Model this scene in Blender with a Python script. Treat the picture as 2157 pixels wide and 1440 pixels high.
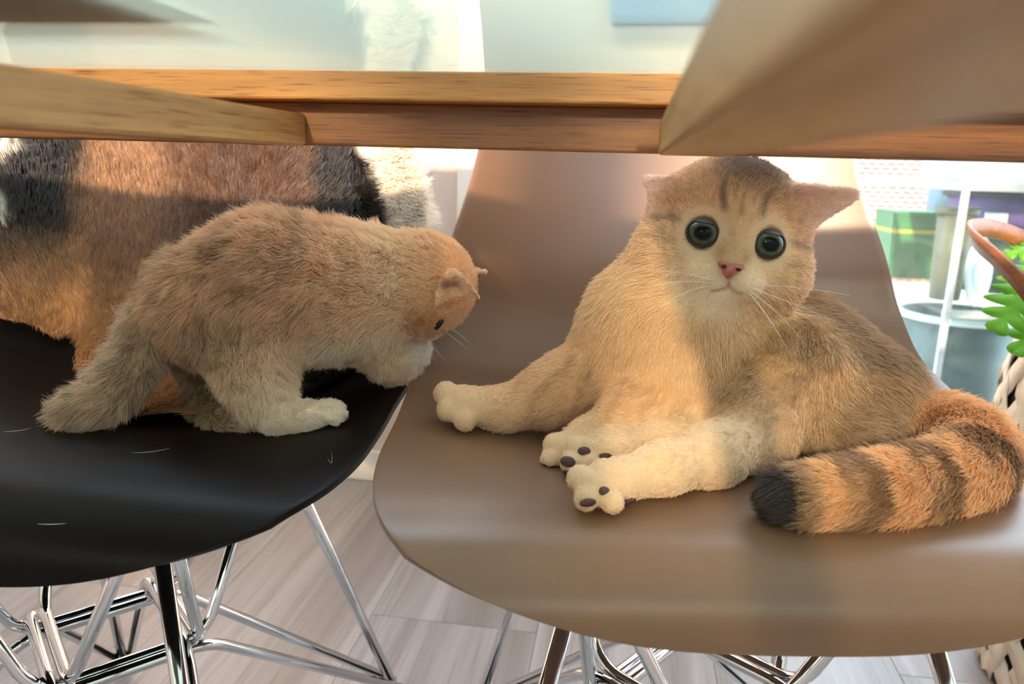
import bpy, bmesh, math, random
import numpy as np
from mathutils import Vector, Matrix
from mathutils.bvhtree import BVHTree
from mathutils.kdtree import KDTree

random.seed(7); RNG = np.random.default_rng(11)
for o in list(bpy.data.objects): bpy.data.objects.remove(o)
scene = bpy.context.scene; COL = scene.collection

# ------------------------------------------------------------------ camera
W, H, F = 2157, 1440, 1600.0
CAM_Z = 0.6296
YAW, PITCH, ROLL = math.radians(8.287), math.radians(13.104), math.radians(1.569)
_f = Vector((-math.sin(YAW)*math.cos(PITCH), math.cos(YAW)*math.cos(PITCH), -math.sin(PITCH)))
_r0 = Vector((math.cos(YAW), math.sin(YAW), 0)); _u0 = _r0.cross(_f)
_r = math.cos(ROLL)*_r0 + math.sin(ROLL)*_u0; _u = -math.sin(ROLL)*_r0 + math.cos(ROLL)*_u0
CAM = Vector((0, 0, CAM_Z))
cam_d = bpy.data.cameras.new('camera'); cam = bpy.data.objects.new('camera', cam_d); COL.objects.link(cam)
cam_d.sensor_fit = 'HORIZONTAL'; cam_d.sensor_width = 36; cam_d.lens = F/W*36; cam_d.clip_start = 0.005
M = Matrix((( _r.x, _u.x, -_f.x, CAM.x), (_r.y, _u.y, -_f.y, CAM.y), (_r.z, _u.z, -_f.z, CAM.z), (0, 0, 0, 1)))
cam.matrix_world = M
cam_d.dof.use_dof = True; cam_d.dof.focus_distance = 0.56; cam_d.dof.aperture_fstop = 8.0
scene.camera = cam
def P(px, py, Y):
    d = _r*((px-W/2)/F) + _u*((H/2-py)/F) + _f
    return CAM + d*(Y/d.y)
def PR(px, Y): return px*Y*1.03/F           # pixel length -> metres at depth Y

# ------------------------------------------------------------------ world, sun, added window fill, exposure
world = bpy.data.worlds.new('world'); scene.world = world; world.use_nodes = True
bg = world.node_tree.nodes['Background']; bg.inputs[0].default_value = (0.66, 0.82, 1.0, 1); bg.inputs[1].default_value = 13.5
def sun_dir(az, el):                         # direction the light travels; az: degrees the sun stands to the right of straight behind the camera
    a, e = math.radians(az), math.radians(el)
    return Vector((-math.sin(a)*math.cos(e), math.cos(a)*math.cos(e), -math.sin(e)))
sd = bpy.data.lights.new('sun', 'SUN'); sun = bpy.data.objects.new('sun', sd); COL.objects.link(sun)
sd.energy = 16.0; sd.angle = math.radians(1.8); sd.color = (1.0, 0.77, 0.55)
sun.rotation_euler = sun_dir(-6.4, 20).to_track_quat('-Z', 'Y').to_euler(); sun.location = (0.5, -2.0, 2)
WALL_Y_ = 1.389   # the back wall
def area(name, loc, direction, sx, sy, energy, color, portal=False):
    d = bpy.data.lights.new(name, 'AREA'); d.shape = 'RECTANGLE'; d.size = sx; d.size_y = sy; d.energy = energy; d.color = color
    o = bpy.data.objects.new(name, d); COL.objects.link(o); o.location = loc
    o.rotation_euler = Vector(direction).to_track_quat('-Z', 'Z').to_euler()
    if portal: d.cycles.is_portal = True
    return o
area('added_warm_fill', (0.1, -1.85, 1.92), (0, 1, 0), 3.2, 1.35, 36, (1.0, 0.74, 0.50))  # added fill lamp: warm front light from the added near window
area('added_window_portal', (-.81, WALL_Y_+.15, 1.83), (0, -1, 0), 1.1, 1.6, 1, (1, 1, 1), portal=True)  # guides sky light through the added back window
area('garden_window_portal', (1.36, 1.50, 1.15), (0, -1, 0), 2.0, 2.2, 1, (1, 1, 1), portal=True)
scene.view_settings.view_transform = 'Standard'; scene.view_settings.look = 'None'
scene.view_settings.exposure = -0.55; scene.view_settings.gamma = 1.0; scene.view_settings.use_curve_mapping = False

# ------------------------------------------------------------------ materials
def lin(r, g, b):
    def c(v):
        v /= 255.0
        return v/12.92 if v <= 0.04045 else ((v+0.055)/1.055)**2.4
    return (c(r), c(g), c(b), 1.0)
def mat(name, col, rough=0.5, metal=0.0, spec=0.5, coat=0.0):
    m = bpy.data.materials.new(name); m.use_nodes = True
    b = m.node_tree.nodes['Principled BSDF']
    b.inputs['Base Color'].default_value = col; b.inputs['Roughness'].default_value = rough
    b.inputs['Metallic'].default_value = metal; b.inputs['Specular IOR Level'].default_value = spec
    b.inputs['Coat Weight'].default_value = coat
    return m, m.node_tree, b
def noise_mix(nt, b, c1, c2, scale, stretch=(1, 1, 1), detail=4, lo=0.35, hi=0.65, bump=0.0, bump_dist=0.001, coord='Object', rand=False):
    N, L = nt.nodes, nt.links
    tc = N.new('ShaderNodeTexCoord'); mp = N.new('ShaderNodeMapping'); mp.inputs['Scale'].default_value = stretch
    L.new(tc.outputs[coord], mp.inputs['Vector'])
    if rand:
        oi = N.new('ShaderNodeObjectInfo'); mu = N.new('ShaderNodeVectorMath'); mu.operation = 'SCALE'
        cx = N.new('ShaderNodeCombineXYZ'); L.new(oi.outputs['Random'], cx.inputs[0]); L.new(oi.outputs['Random'], cx.inputs[1]); L.new(oi.outputs['Random'], cx.inputs[2])
        L.new(cx.outputs[0], mu.inputs[0]); mu.inputs['Scale'].default_value = 37.0; L.new(mu.outputs[0], mp.inputs['Location'])
    nz = N.new('ShaderNodeTexNoise'); nz.inputs['Scale'].default_value = scale; nz.inputs['Detail'].default_value = detail
    L.new(mp.outputs[0], nz.inputs['Vector'])
    cr = N.new('ShaderNodeValToRGB'); cr.color_ramp.elements[0].position = lo; cr.color_ramp.elements[1].position = hi
    cr.color_ramp.elements[0].color = c1; cr.color_ramp.elements[1].color = c2
    L.new(nz.outputs['Fac'], cr.inputs['Fac']); L.new(cr.outputs['Color'], b.inputs['Base Color'])
    if bump:
        bp = N.new('ShaderNodeBump'); bp.inputs['Strength'].default_value = bump; bp.inputs['Distance'].default_value = bump_dist
        L.new(nz.outputs['Fac'], bp.inputs['Height']); L.new(bp.outputs[0], b.inputs['Normal'])
    return cr, nz, mp
def wood(name, base, dark, axis, grain=1.0, rough=0.45, rand=False, bump=0.15):
    """oak: long pores on a slow figure; axis = index of the grain direction"""
    m, nt, b = mat(name, base, rough)
    st = [1, 1, 1]; st[axis] = 0.03
    cr, nz, mp = noise_mix(nt, b, dark, base, 1000*grain, st, 3, 0.31, 0.46, bump, 0.0006, rand=rand)
    N, L = nt.nodes, nt.links
    w = N.new('ShaderNodeTexNoise'); w.inputs['Scale'].default_value = 70*grain; w.inputs['Detail'].default_value = 5; w.inputs['Distortion'].default_value = 1.2
    L.new(mp.outputs[0], w.inputs['Vector'])
    mx = N.new('ShaderNodeMix'); mx.data_type = 'RGBA'; mx.blend_type = 'MULTIPLY'
    c2 = N.new('ShaderNodeValToRGB'); c2.color_ramp.elements[0].color = (0.62, 0.58, 0.55, 1); c2.color_ramp.elements[1].color = (1.1, 1.1, 1.1, 1)
    c2.color_ramp.elements[0].position = 0.3; c2.color_ramp.elements[1].position = 0.7
    L.new(w.outputs['Fac'], c2.inputs['Fac']); mx.inputs['Factor'].default_value = 1.0
    L.new(cr.outputs['Color'], mx.inputs['A']); L.new(c2.outputs['Color'], mx.inputs['B']); L.new(mx.outputs['Result'], b.inputs['Base Color'])
    return m
OAK_X = wood('oak_along_x', lin(196, 132, 66), lin(126, 72, 30), 0)
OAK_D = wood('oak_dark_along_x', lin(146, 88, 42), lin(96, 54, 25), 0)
OAK_Y = wood('oak_along_y', lin(196, 146, 92), lin(158, 108, 60), 1)
OAK_Z = wood('oak_along_z', lin(196, 138, 76), lin(128, 76, 34), 2)
FLOOR_M = wood('grey_oak_laminate', lin(164, 157, 157), lin(146, 139, 138), 1, 0.22, 0.32, rand=True, bump=0.05)
WALL_M, nt, b = mat('warm_white_wall', lin(214, 196, 182), 0.7); noise_mix(nt, b, lin(210, 191, 176), lin(217, 200, 187), 6, bump=0.04)
CEIL_M, nt, b = mat('ceiling_white', lin(226, 234, 226), 0.8); noise_mix(nt, b, lin(222, 231, 223), lin(230, 237, 230), 4)
TRIM_M, nt, b = mat('white_lacquer', lin(240, 232, 220), 0.35); noise_mix(nt, b, lin(238, 230, 217), lin(242, 234, 223), 9)
CHROME, nt, b = mat('chrome', (0.72, 0.73, 0.75, 1), 0.09, 1.0)
def plastic(name, c1, c2, rough, spec=0.5):
    m, nt, b = mat(name, c1, rough, 0, spec)
    noise_mix(nt, b, c1, c2, 9, detail=3)
    N, L = nt.nodes, nt.links
    n2 = N.new('ShaderNodeTexNoise'); n2.inputs['Scale'].default_value = 900; bp = N.new('ShaderNodeBump'); bp.inputs['Strength'].default_value = 0.10; bp.inputs['Distance'].default_value = 0.0004
    tc = N.new('ShaderNodeTexCoord'); L.new(tc.outputs['Object'], n2.inputs['Vector']); L.new(n2.outputs['Fac'], bp.inputs['Height']); L.new(bp.outputs[0], b.inputs['Normal'])
    return m
TAUPE = plastic('taupe_plastic', lin(114, 83, 60), lin(120, 88, 65), 0.38)
BLACK = plastic('black_plastic', lin(11, 8, 7), lin(15, 11, 9), 0.44, 0.13)
RUBBER, nt, b = mat('black_rubber', lin(25, 25, 25), 0.8)
def glass_mat(name, tint, satin=0.0, satin_col=(0.8, 0.86, 0.8, 1), rough=0.03, ior=1.45):
    m = bpy.data.materials.new(name); m.use_nodes = True; nt = m.node_tree; N, L = nt.nodes, nt.links
    for n in list(N): N.remove(n)
    out = N.new('ShaderNodeOutputMaterial'); tr = N.new('ShaderNodeBsdfTransparent'); tr.inputs[0].default_value = tint
    gl = N.new('ShaderNodeBsdfGlossy'); gl.inputs['Roughness'].default_value = rough
    fr = N.new('ShaderNodeFresnel'); fr.inputs['IOR'].default_value = ior
    body = tr
    if satin:
        tl = N.new('ShaderNodeBsdfTranslucent'); tl.inputs[0].default_value = satin_col
        df = N.new('ShaderNodeBsdfDiffuse'); df.inputs[0].default_value = satin_col
        m1 = N.new('ShaderNodeMixShader'); m1.inputs[0].default_value = 0.3; L.new(tl.outputs[0], m1.inputs[1]); L.new(df.outputs[0], m1.inputs[2])
        m2 = N.new('ShaderNodeMixShader'); m2.inputs[0].default_value = satin; L.new(tr.outputs[0], m2.inputs[1]); L.new(m1.outputs[0], m2.inputs[2]); body = m2
    ge = N.new('ShaderNodeNewGeometry'); iv = N.new('ShaderNodeMath'); iv.operation = 'SUBTRACT'; iv.inputs[0].default_value = 1.0; L.new(ge.outputs['Backfacing'], iv.inputs[1])
    ml = N.new('ShaderNodeMath'); ml.operation = 'MULTIPLY'; L.new(fr.outputs[0], ml.inputs[0]); L.new(iv.outputs[0], ml.inputs[1])   # reflect at the outer faces only
    mx = N.new('ShaderNodeMixShader'); L.new(ml.outputs[0], mx.inputs[0]); L.new(body.outputs[0], mx.inputs[1]); L.new(gl.outputs[0], mx.inputs[2])
    L.new(mx.outputs[0], out.inputs['Surface'])
    return m
PANE_M = glass_mat('window_glass', (0.97, 0.99, 0.98, 1))
TABLE_GLASS = glass_mat('satin_table_glass', (0.93, 0.99, 0.95, 1), 0.46, (0.70, 0.80, 0.73, 1), 0.22, 1.16)

# ------------------------------------------------------------------ mesh helpers
def link(name, me, m, parent=None):
    o = bpy.data.objects.new(name, me); COL.objects.link(o)
    if m is not None and len(me.materials) == 0: me.materials.append(m)
    if parent is not None: o.parent = parent
    return o
def origin(parent):                       # world offset of a parent chain (roots are never rotated)
    v = Vector((0, 0, 0))
    while parent is not None: v = v + parent.location; parent = parent.parent
    return v
def pymesh(name, verts, faces, m, parent=None, smooth=False):
    off = origin(parent); me = bpy.data.meshes.new(name)
    me.from_pydata([tuple(Vector(v)-off) for v in verts], [], faces); me.update()
    if smooth: me.polygons.foreach_set('use_smooth', [True]*len(me.polygons))
    return link(name, me, m, parent)
def root(name, loc, label, cat, group=None):
    o = bpy.data.objects.new(name, None); COL.objects.link(o); o.location = loc; o.empty_display_size = 0.05
    o['label'] = label; o['category'] = cat
    if group: o['group'] = group
    return o
def tag(o, label, cat, group=None, kind=None):
    if label: o['label'] = label
    if cat: o['category'] = cat
    if group: o['group'] = group
    if kind: o['kind'] = kind
    return o
def box(name, lo, hi, m, parent=None, bevel=0.0, seg=2, centre=True):
    """box between two world corners; origin at its centre"""
    lo, hi = Vector(lo), Vector(hi); c = (lo+hi)/2; d = hi-lo
    bm = bmesh.new(); bmesh.ops.create_cube(bm, size=1.0)
    for v in bm.verts: v.co = Vector((v.co.x*d.x, v.co.y*d.y, v.co.z*d.z))
    if bevel: bmesh.ops.bevel(bm, geom=bm.edges[:], offset=bevel, segments=seg, profile=0.5, affect='EDGES')
    me = bpy.data.meshes.new(name); bm.to_mesh(me); bm.free()
    o = link(name, me, m, parent); o.location = c - origin(parent)
    return o
def fillet(pts, r, n=6):
    pts = [Vector(p) for p in pts]; out = [pts[0]]
    for a, b_, c in zip(pts, pts[1:], pts[2:]):
        d1 = (a-b_); d2 = (c-b_); q = min(r, d1.length*.45, d2.length*.45)
        p1 = b_+d1.normalized()*q; p2 = b_+d2.normalized()*q
        for k in range(n+1):
            t = k/n; out.append(p1*(1-t)**2+b_*2*t*(1-t)+p2*t**2)
    return out+[pts[-1]]
def tube_geo(pts, rad, seg=10, cap=True):
    pts = [Vector(p) for p in pts]; n = len(pts)
    rads = rad if hasattr(rad, '__len__') else [rad]*n
    V, Fc = [], []; t0 = (pts[1]-pts[0]).normalized(); nrm = t0.orthogonal().normalized()
    for i, p in enumerate(pts):
        t = (pts[min(i+1, n-1)]-pts[max(i-1, 0)]).normalized()
        nrm = (nrm-t*nrm.dot(t)).normalized(); bn = t.cross(nrm)
        for k in range(seg):
            a = 2*math.pi*k/seg; V.append(p+(nrm*math.cos(a)+bn*math.sin(a))*rads[i])
    for i in range(n-1):
        for k in range(seg): Fc.append((i*seg+k, i*seg+(k+1) % seg, (i+1)*seg+(k+1) % seg, (i+1)*seg+k))
    if cap: Fc.append(tuple(range(seg-1, -1, -1))); Fc.append(tuple((n-1)*seg+k for k in range(seg)))
    return V, Fc
def tube(name, pts, rad, m, parent=None, seg=10):
    V, Fc = tube_geo(pts, rad, seg); return pymesh(name, V, Fc, m, parent, True)
def lathe(name, c, prof, m, parent=None, seg=40, smooth=True):
    c = Vector(c); V, Fc = [], []
    for r, z in prof:
        for k in range(seg): a = 2*math.pi*k/seg; V.append(c+Vector((r*math.cos(a), r*math.sin(a), z)))
    for i in range(len(prof)-1):
        for k in range(seg): Fc.append((i*seg+k, i*seg+(k+1) % seg, (i+1)*seg+(k+1) % seg, (i+1)*seg+k))
    return pymesh(name, V, Fc, m, parent, smooth)

# ------------------------------------------------------------------ the room
WALL_Y = 1.389
floor = box('floor', (-2.4, -1.9, -0.03), (2.5, WALL_Y, -0.008), FLOOR_M); tag(floor, None, None, kind='structure')
PW = 0.237; x0 = -0.327; k0 = -9
plank_me = None
for k in range(-9, 13):
    xa = x0+k*PW; yo = 0.93+0.43*((k*7) % 3) - (0.0 if k % 3 else 0.0)
    if k == -2: yo = 0.93
    for j in range(-4, 2):
        ya = yo+j*1.30
        lo = max(ya, -2.6); hi = min(ya+1.30, WALL_Y)
        if hi-lo < 0.02: continue
        xl, xh = max(xa, -2.4), min(xa+PW, 2.5)
        if xh-xl < 0.02: continue
        p = box('plank', (xl+.0002, lo+.0002, -0.008), (xh-.0002, hi-.0002, 0.0), FLOOR_M, floor, 0.0006, 1)
WX = 0.30                                  # the garden window starts here
wall_back = box('wall_back', (-2.4, WALL_Y, 0), (WX, WALL_Y+.12, 1.02), WALL_M); tag(wall_back, None, None, kind='structure')
box('wall_section', (-2.4, WALL_Y, 1.02), (-1.36, WALL_Y+.12, 2.7), WALL_M, wall_back)
box('wall_section', (-.26, WALL_Y, 1.02), (WX, WALL_Y+.12, 2.7), WALL_M, wall_back)
box('wall_section', (-1.36, WALL_Y, 2.64), (-.26, WALL_Y+.12, 2.7), WALL_M, wall_back)
w3 = box('window_3_added', (-1.36, WALL_Y+.02, 1.02), (-.26, WALL_Y+.09, 1.06), TRIM_M); tag(w3, None, None, kind='structure')  # unseen window added for cool light on the kitten's back
for xm in (-1.335, -.81, -.285): box('mullion', (xm-.025, WALL_Y+.02, 1.06), (xm+.025, WALL_Y+.09, 2.6), TRIM_M, w3)
box('window_head', (-1.36, WALL_Y+.02, 2.6), (-.26, WALL_Y+.09, 2.64), TRIM_M, w3)
box('pane', (-1.31, WALL_Y+.05, 1.06), (-.835, WALL_Y+.056, 2.6), PANE_M, w3); box('pane', (-.785, WALL_Y+.05, 1.06), (-.31, WALL_Y+.056, 2.6), PANE_M, w3)
wb2 = box('wall_section', (2.42, WALL_Y, 0), (2.5, WALL_Y+.12, 2.7), WALL_M, wall_back)
wb3 = box('wall_section', (WX, WALL_Y, 2.3), (2.42, WALL_Y+.12, 2.7), WALL_M, wall_back)
tag(box('baseboard_back', (-2.4, WALL_Y-.014, 0), (WX, WALL_Y, .064), TRIM_M, None, .003), None, None, kind='structure')
# flat architrave beside the window: the pale strip left of the taupe chair
tag(box('trim_1', (-0.308, WALL_Y-.018, .064), (WX, WALL_Y, 1.01), TRIM_M, None, .002), None, None, kind='structure')
tag(box('wall_left', (-2.5, -1.9, 0), (-2.4, WALL_Y, 2.7), WALL_M), None, None, kind='structure')
tag(box('wall_right', (2.5, -1.9, 0), (2.6, WALL_Y+.12, 2.7), WALL_M), None, None, kind='structure')
tag(box('ceiling', (-2.5, -2.0, 2.7), (2.6, WALL_Y+.12, 2.8), CEIL_M), None, None, kind='structure')
wn = box('wall_near', (-2.4, -2.0, 0), (-1.6, -1.9, 2.7), WALL_M); tag(wn, None, None, kind='structure')
box('wall_section', (-1.6, -2.0, 0), (1.8, -1.9, 1.2), WALL_M, wn)  # solid parapet added out of view to keep sun off the floor
box('wall_section', (1.8, -2.0, 0), (2.5, -1.9, 2.7), WALL_M, wn)
box('wall_section', (-1.6, -2.0, 2.62), (1.8, -1.9, 2.7), WALL_M, wn)
# window added behind the camera, out of view, to let warm light in
w2 = box('window_2_added', (-1.6, -1.98, 1.2), (1.8, -1.93, 1.25), TRIM_M); tag(w2, None, None, kind='structure')
for xm, hw in ((-1.57, .03), (-.36, .07), (.42, .03), (.9, .03), (1.77, .03)): box('mullion', (xm-hw, -1.98, 1.25), (xm+hw, -1.93, 2.62), TRIM_M, w2)  # widest mullion added to shade the left of the taupe seat
# garden window
w1 = box('window_1', (WX, WALL_Y+.02, 0), (2.42, WALL_Y+.09, .05), TRIM_M); tag(w1, None, None, kind='structure')
for xm in (WX+.03, 1.36, 2.39): box('mullion', (xm-.03, WALL_Y+.02, .05), (xm+.03, WALL_Y+.09, 2.3), TRIM_M, w1)
box('window_head', (WX+.06, WALL_Y+.02, 2.24), (2.36, WALL_Y+.09, 2.3), TRIM_M, w1)
box('pane', (WX+.06, WALL_Y+.05, .05), (1.33, WALL_Y+.056, 2.24), PANE_M, w1)
box('pane', (1.39, WALL_Y+.05, .05), (2.36, WALL_Y+.056, 2.24), PANE_M, w1)

# ------------------------------------------------------------------ outdoors
PAVE, nt, b = mat('pale_paving', lin(214, 208, 200), 0.85); noise_mix(nt, b, lin(200, 194, 186), lin(222, 216, 208), 5, bump=.2)
terrace = box('terrace', (-2.5, WALL_Y+.12, -.06), (6.0, 5.2, -.02), PAVE); tag(terrace, None, None, kind='structure')
BRICK, nt, b = mat('pink_brick', lin(170, 100, 84), 0.85)
N, L = nt.nodes, nt.links; bt = N.new('ShaderNodeTexBrick'); tc = N.new('ShaderNodeTexCoord'); mp = N.new('ShaderNodeMapping'); mp.inputs['Rotation'].default_value = (math.pi/2, 0, 0)
bt.inputs['Scale'].default_value = 9.0; bt.inputs['Color1'].default_value = lin(172, 100, 84); bt.inputs['Color2'].default_value = lin(158, 88, 74); bt.inputs['Mortar'].default_value = lin(205, 190, 178)
bt.inputs['Mortar Size'].default_value = 0.03; L.new(tc.outputs['Object'], mp.inputs[0]); L.new(mp.outputs[0], bt.inputs[0]); L.new(bt.outputs['Color'], b.inputs['Base Color'])
gw = box('wall_garden', (-2.5, 5.0, -.06), (6.0, 5.15, 2.2), BRICK); tag(gw, None, None, kind='structure')

# ------------------------------------------------------------------ the table
TX0, TX1, TY0, TY1 = -1.05, 0.95, -0.80, 0.492
APY, LIPY = 0.469, 0.450
AB, AT, LT, GT = 0.6386, 0.6644, 0.6812, 0.6872
table = root('dining_table', (-0.05, -0.15, 0), 'oak dining table with a satin glass top, above both chairs', 'table')
box('apron', (TX0+.06, APY, AB), (TX1-.06, APY+.022, AT), OAK_D, table, .0012)
box('apron', (TX0+.06, TY0+.04, AB), (TX1-.06, TY0+.062, AT), OAK_D, table, .0012)
box('apron', (TX0+.06, TY0+.062, AB), (TX0+.082, APY, AT), OAK_Y, table, .0012)
box('apron', (TX1-.082, TY0+.062, AB), (TX1-.06, APY, AT), OAK_Y, table, .0012)
box('frame_rail', (TX0, LIPY, AT), (TX1, TY1, LT), OAK_X, table, .0015)
box('frame_rail', (TX0, TY0, AT), (TX1, TY0+.08, LT), OAK_X, table, .0015)
box('frame_rail', (TX0, TY0+.08, AT), (TX0+.08, LIPY, LT), OAK_Y, table, .0015)
box('frame_rail', (TX1-.08, TY0+.08, AT), (TX1, LIPY, LT), OAK_Y, table, .0015)
def beam(name, xa, xb, w, z0, z1, ya, yb, m):
    V = []
    for y, x in ((ya, xa), (yb, xb)):
        for dx, z in ((-w/2, z0), (w/2, z0), (w/2, z1), (-w/2, z1)): V.append((x+dx, y, z))
    o = pymesh(name, V, [(0, 1, 2, 3), (7, 6, 5, 4), (0, 4, 5, 1), (1, 5, 6, 2), (2, 6, 7, 3), (3, 7, 4, 0)], m, table)
    bm = bmesh.new(); bm.from_mesh(o.data); bmesh.ops.bevel(bm, geom=bm.edges[:], offset=.0012, segments=2, affect='EDGES'); bm.to_mesh(o.data); bm.free()
    return o
beam('cross_rail', -0.2195, -0.2215, 0.038, 0.6377, 0.6572, TY0+.062, APY, OAK_Y)
beam('cross_rail', 0.0213, 0.0344, 0.0377, 0.6375, 0.6572, TY0+.062, APY, OAK_Y)
for lx in (TX0+.10, TX1-.10):
    for ly in (TY0+.09, APY-.03): box('leg', (lx-.035, ly-.035, 0), (lx+.035, ly+.035, AT), OAK_Z, table, .003)
box('glass_top', (TX0+.004, TY0+.004, LT), (TX1-.004, TY1-.004, GT), TABLE_GLASS, table, .001)
MAT_G, nt, b = mat('grey_placemat', lin(120, 116, 108), 0.6); noise_mix(nt, b, lin(112, 108, 100), lin(126, 122, 113), 60)
MAT_B = bpy.data.materials.new('pale_blue_sheet'); MAT_B.use_nodes = True
nt = MAT_B.node_tree; bb = nt.nodes['Principled BSDF']; bb.inputs['Base Color'].default_value = lin(176, 205, 232); bb.inputs['Roughness'].default_value = .5
noise_mix(nt, bb, lin(170, 200, 228), lin(182, 210, 236), 30)
tlb = nt.nodes.new('ShaderNodeBsdfTranslucent'); tlb.inputs[0].default_value = lin(190, 215, 238); mxs = nt.nodes.new('ShaderNodeMixShader'); mxs.inputs[0].default_value = .7
nt.links.new(bb.outputs[0], mxs.inputs[1]); nt.links.new(tlb.outputs[0], mxs.inputs[2]); tpb = nt.nodes.new('ShaderNodeBsdfTransparent'); tpb.inputs[0].default_value = lin(222, 236, 246); mxt = nt.nodes.new('ShaderNodeMixShader'); mxt.inputs[0].default_value = .55
nt.links.new(mxs.outputs[0], mxt.inputs[1]); nt.links.new(tpb.outputs[0], mxt.inputs[2]); nt.links.new(mxt.outputs[0], nt.nodes['Material Output'].inputs['Surface'])
EDGE_BR, nt, b = mat('brown_border', lin(112, 66, 50), 0.6)
pm = root('placemat', (-0.40, 0.18, GT), 'grey placemat with brown edge lying on the glass table top', 'placemat')
box('sheet', (-0.605, 0.018, GT), (-0.185, 0.3305, GT+.003), MAT_G, pm, .0006)
box('border', (-0.605, 0.3305, GT), (-0.185, 0.3335, GT+.003), EDGE_BR, pm)
pm = root('placemat', (0.20, 0.18, GT), 'pale blue translucent placemat with brown edge on the glass table top', 'placemat')
box('sheet', (-0.0115, 0.03, GT), (0.41, 0.336, GT+.003), MAT_B, pm, .0006)
box('border', (-0.0115, 0.336, GT), (0.41, 0.339, GT+.003), EDGE_BR, pm)

pm = root('placemat', (-0.29, -0.14, GT), 'unseen dark grey placemat added to shade the taupe seat', 'placemat')  # added out of view: blocks sun from the left of the seat
box('sheet', (-0.50, -0.287, GT), (-0.075, 0.013, GT+.003), MAT_G, pm, .0006)
box('border', (-0.50, -0.290, GT), (-0.075, -0.287, GT+.003), EDGE_BR, pm)

# ------------------------------------------------------------------ shell chairs
PY_ = np.array([0, .006, .03, .07, .12, .20, .28, .345, .385, .412, .437, .462, .474])
PZ_ = np.array([-.045, -.022, -.003, .003, .002, -.008, -.010, .006, .045, .11, .21, .33, .39])
def hermite(Pt, n):
    d = np.r_[0, np.cumsum(np.sqrt((np.diff(Pt, axis=0)**2).sum(1)))]; d /= d[-1]; t = np.linspace(0, 1, n)
    m = np.gradient(Pt, d, axis=0); i = np.clip(np.searchsorted(d, t, side='right')-1, 0, len(d)-2)
    h = (d[i+1]-d[i])[:, None]; s = ((t-d[i])/(d[i+1]-d[i]))[:, None]
    return (2*s**3-3*s**2+1)*Pt[i]+(s**3-2*s**2+s)*h*m[i]+(-2*s**3+3*s**2)*Pt[i+1]+(s**3-s**2)*h*m[i+1]
TWc = np.array([0, .15, .3, .45, .6, .8, 1.])
CLn = hermite(np.stack([PY_, PZ_], 1), 400); TGn = np.gradient(CLn, axis=0); TGn /= np.linalg.norm(TGn, axis=1)[:, None]
NMn = np.stack([-TGn[:, 1], TGn[:, 0]], 1); TTn = np.linspace(0, 1, 400)
HW = np.array([.19562, .23387, .23281, .22846, .21065, .17487, .18658]); HL = np.array([-.00204, .00126, .02227, .03867, .04931, .04194, .0458])
def ctrl(vals, t): q = hermite(np.stack([TWc, vals], 1), 400); return np.interp(t, q[:, 0], q[:, 1])
def shell_local(tau, s, off=0.0):
    tau = np.asarray(tau, float); s = np.asarray(s, float); sa = np.abs(s)
    t0 = .06594*sa**3; t1 = .06*sa**4; t = t0+(1-t0-t1)*tau
    w = ctrl(HW, t)*(1-.035*np.clip(1-tau/.10, 0, 1)**3*sa**8); h = ctrl(HL, t)
    y = np.interp(t, TTn, CLn[:, 0]); z = np.interp(t, TTn, CLn[:, 1]); ny = np.interp(t, TTn, NMn[:, 0]); nz = np.interp(t, TTn, NMn[:, 1])
    Lf = h*sa**2.2+off
    return np.stack([w*s, y+ny*Lf, z+nz*Lf], -1)
SEAT_Z = 0.43
class Chair:
    def __init__(s, tx, ty, rot): s.t = (tx, ty); s.rot = rot; s.c, s.s = math.cos(rot), math.sin(rot)
    def w(s, p):
        p = np.asarray(p, float); x, y, z = p[..., 0], p[..., 1], p[..., 2]
        return np.stack([x*s.c-y*s.s+s.t[0], x*s.s+y*s.c+s.t[1], z], -1)
    def pt(s, tau, a, off=0.0):
        q = shell_local(tau, a, off); q = q+np.array([0, 0, SEAT_Z]); return s.w(q)
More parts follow.
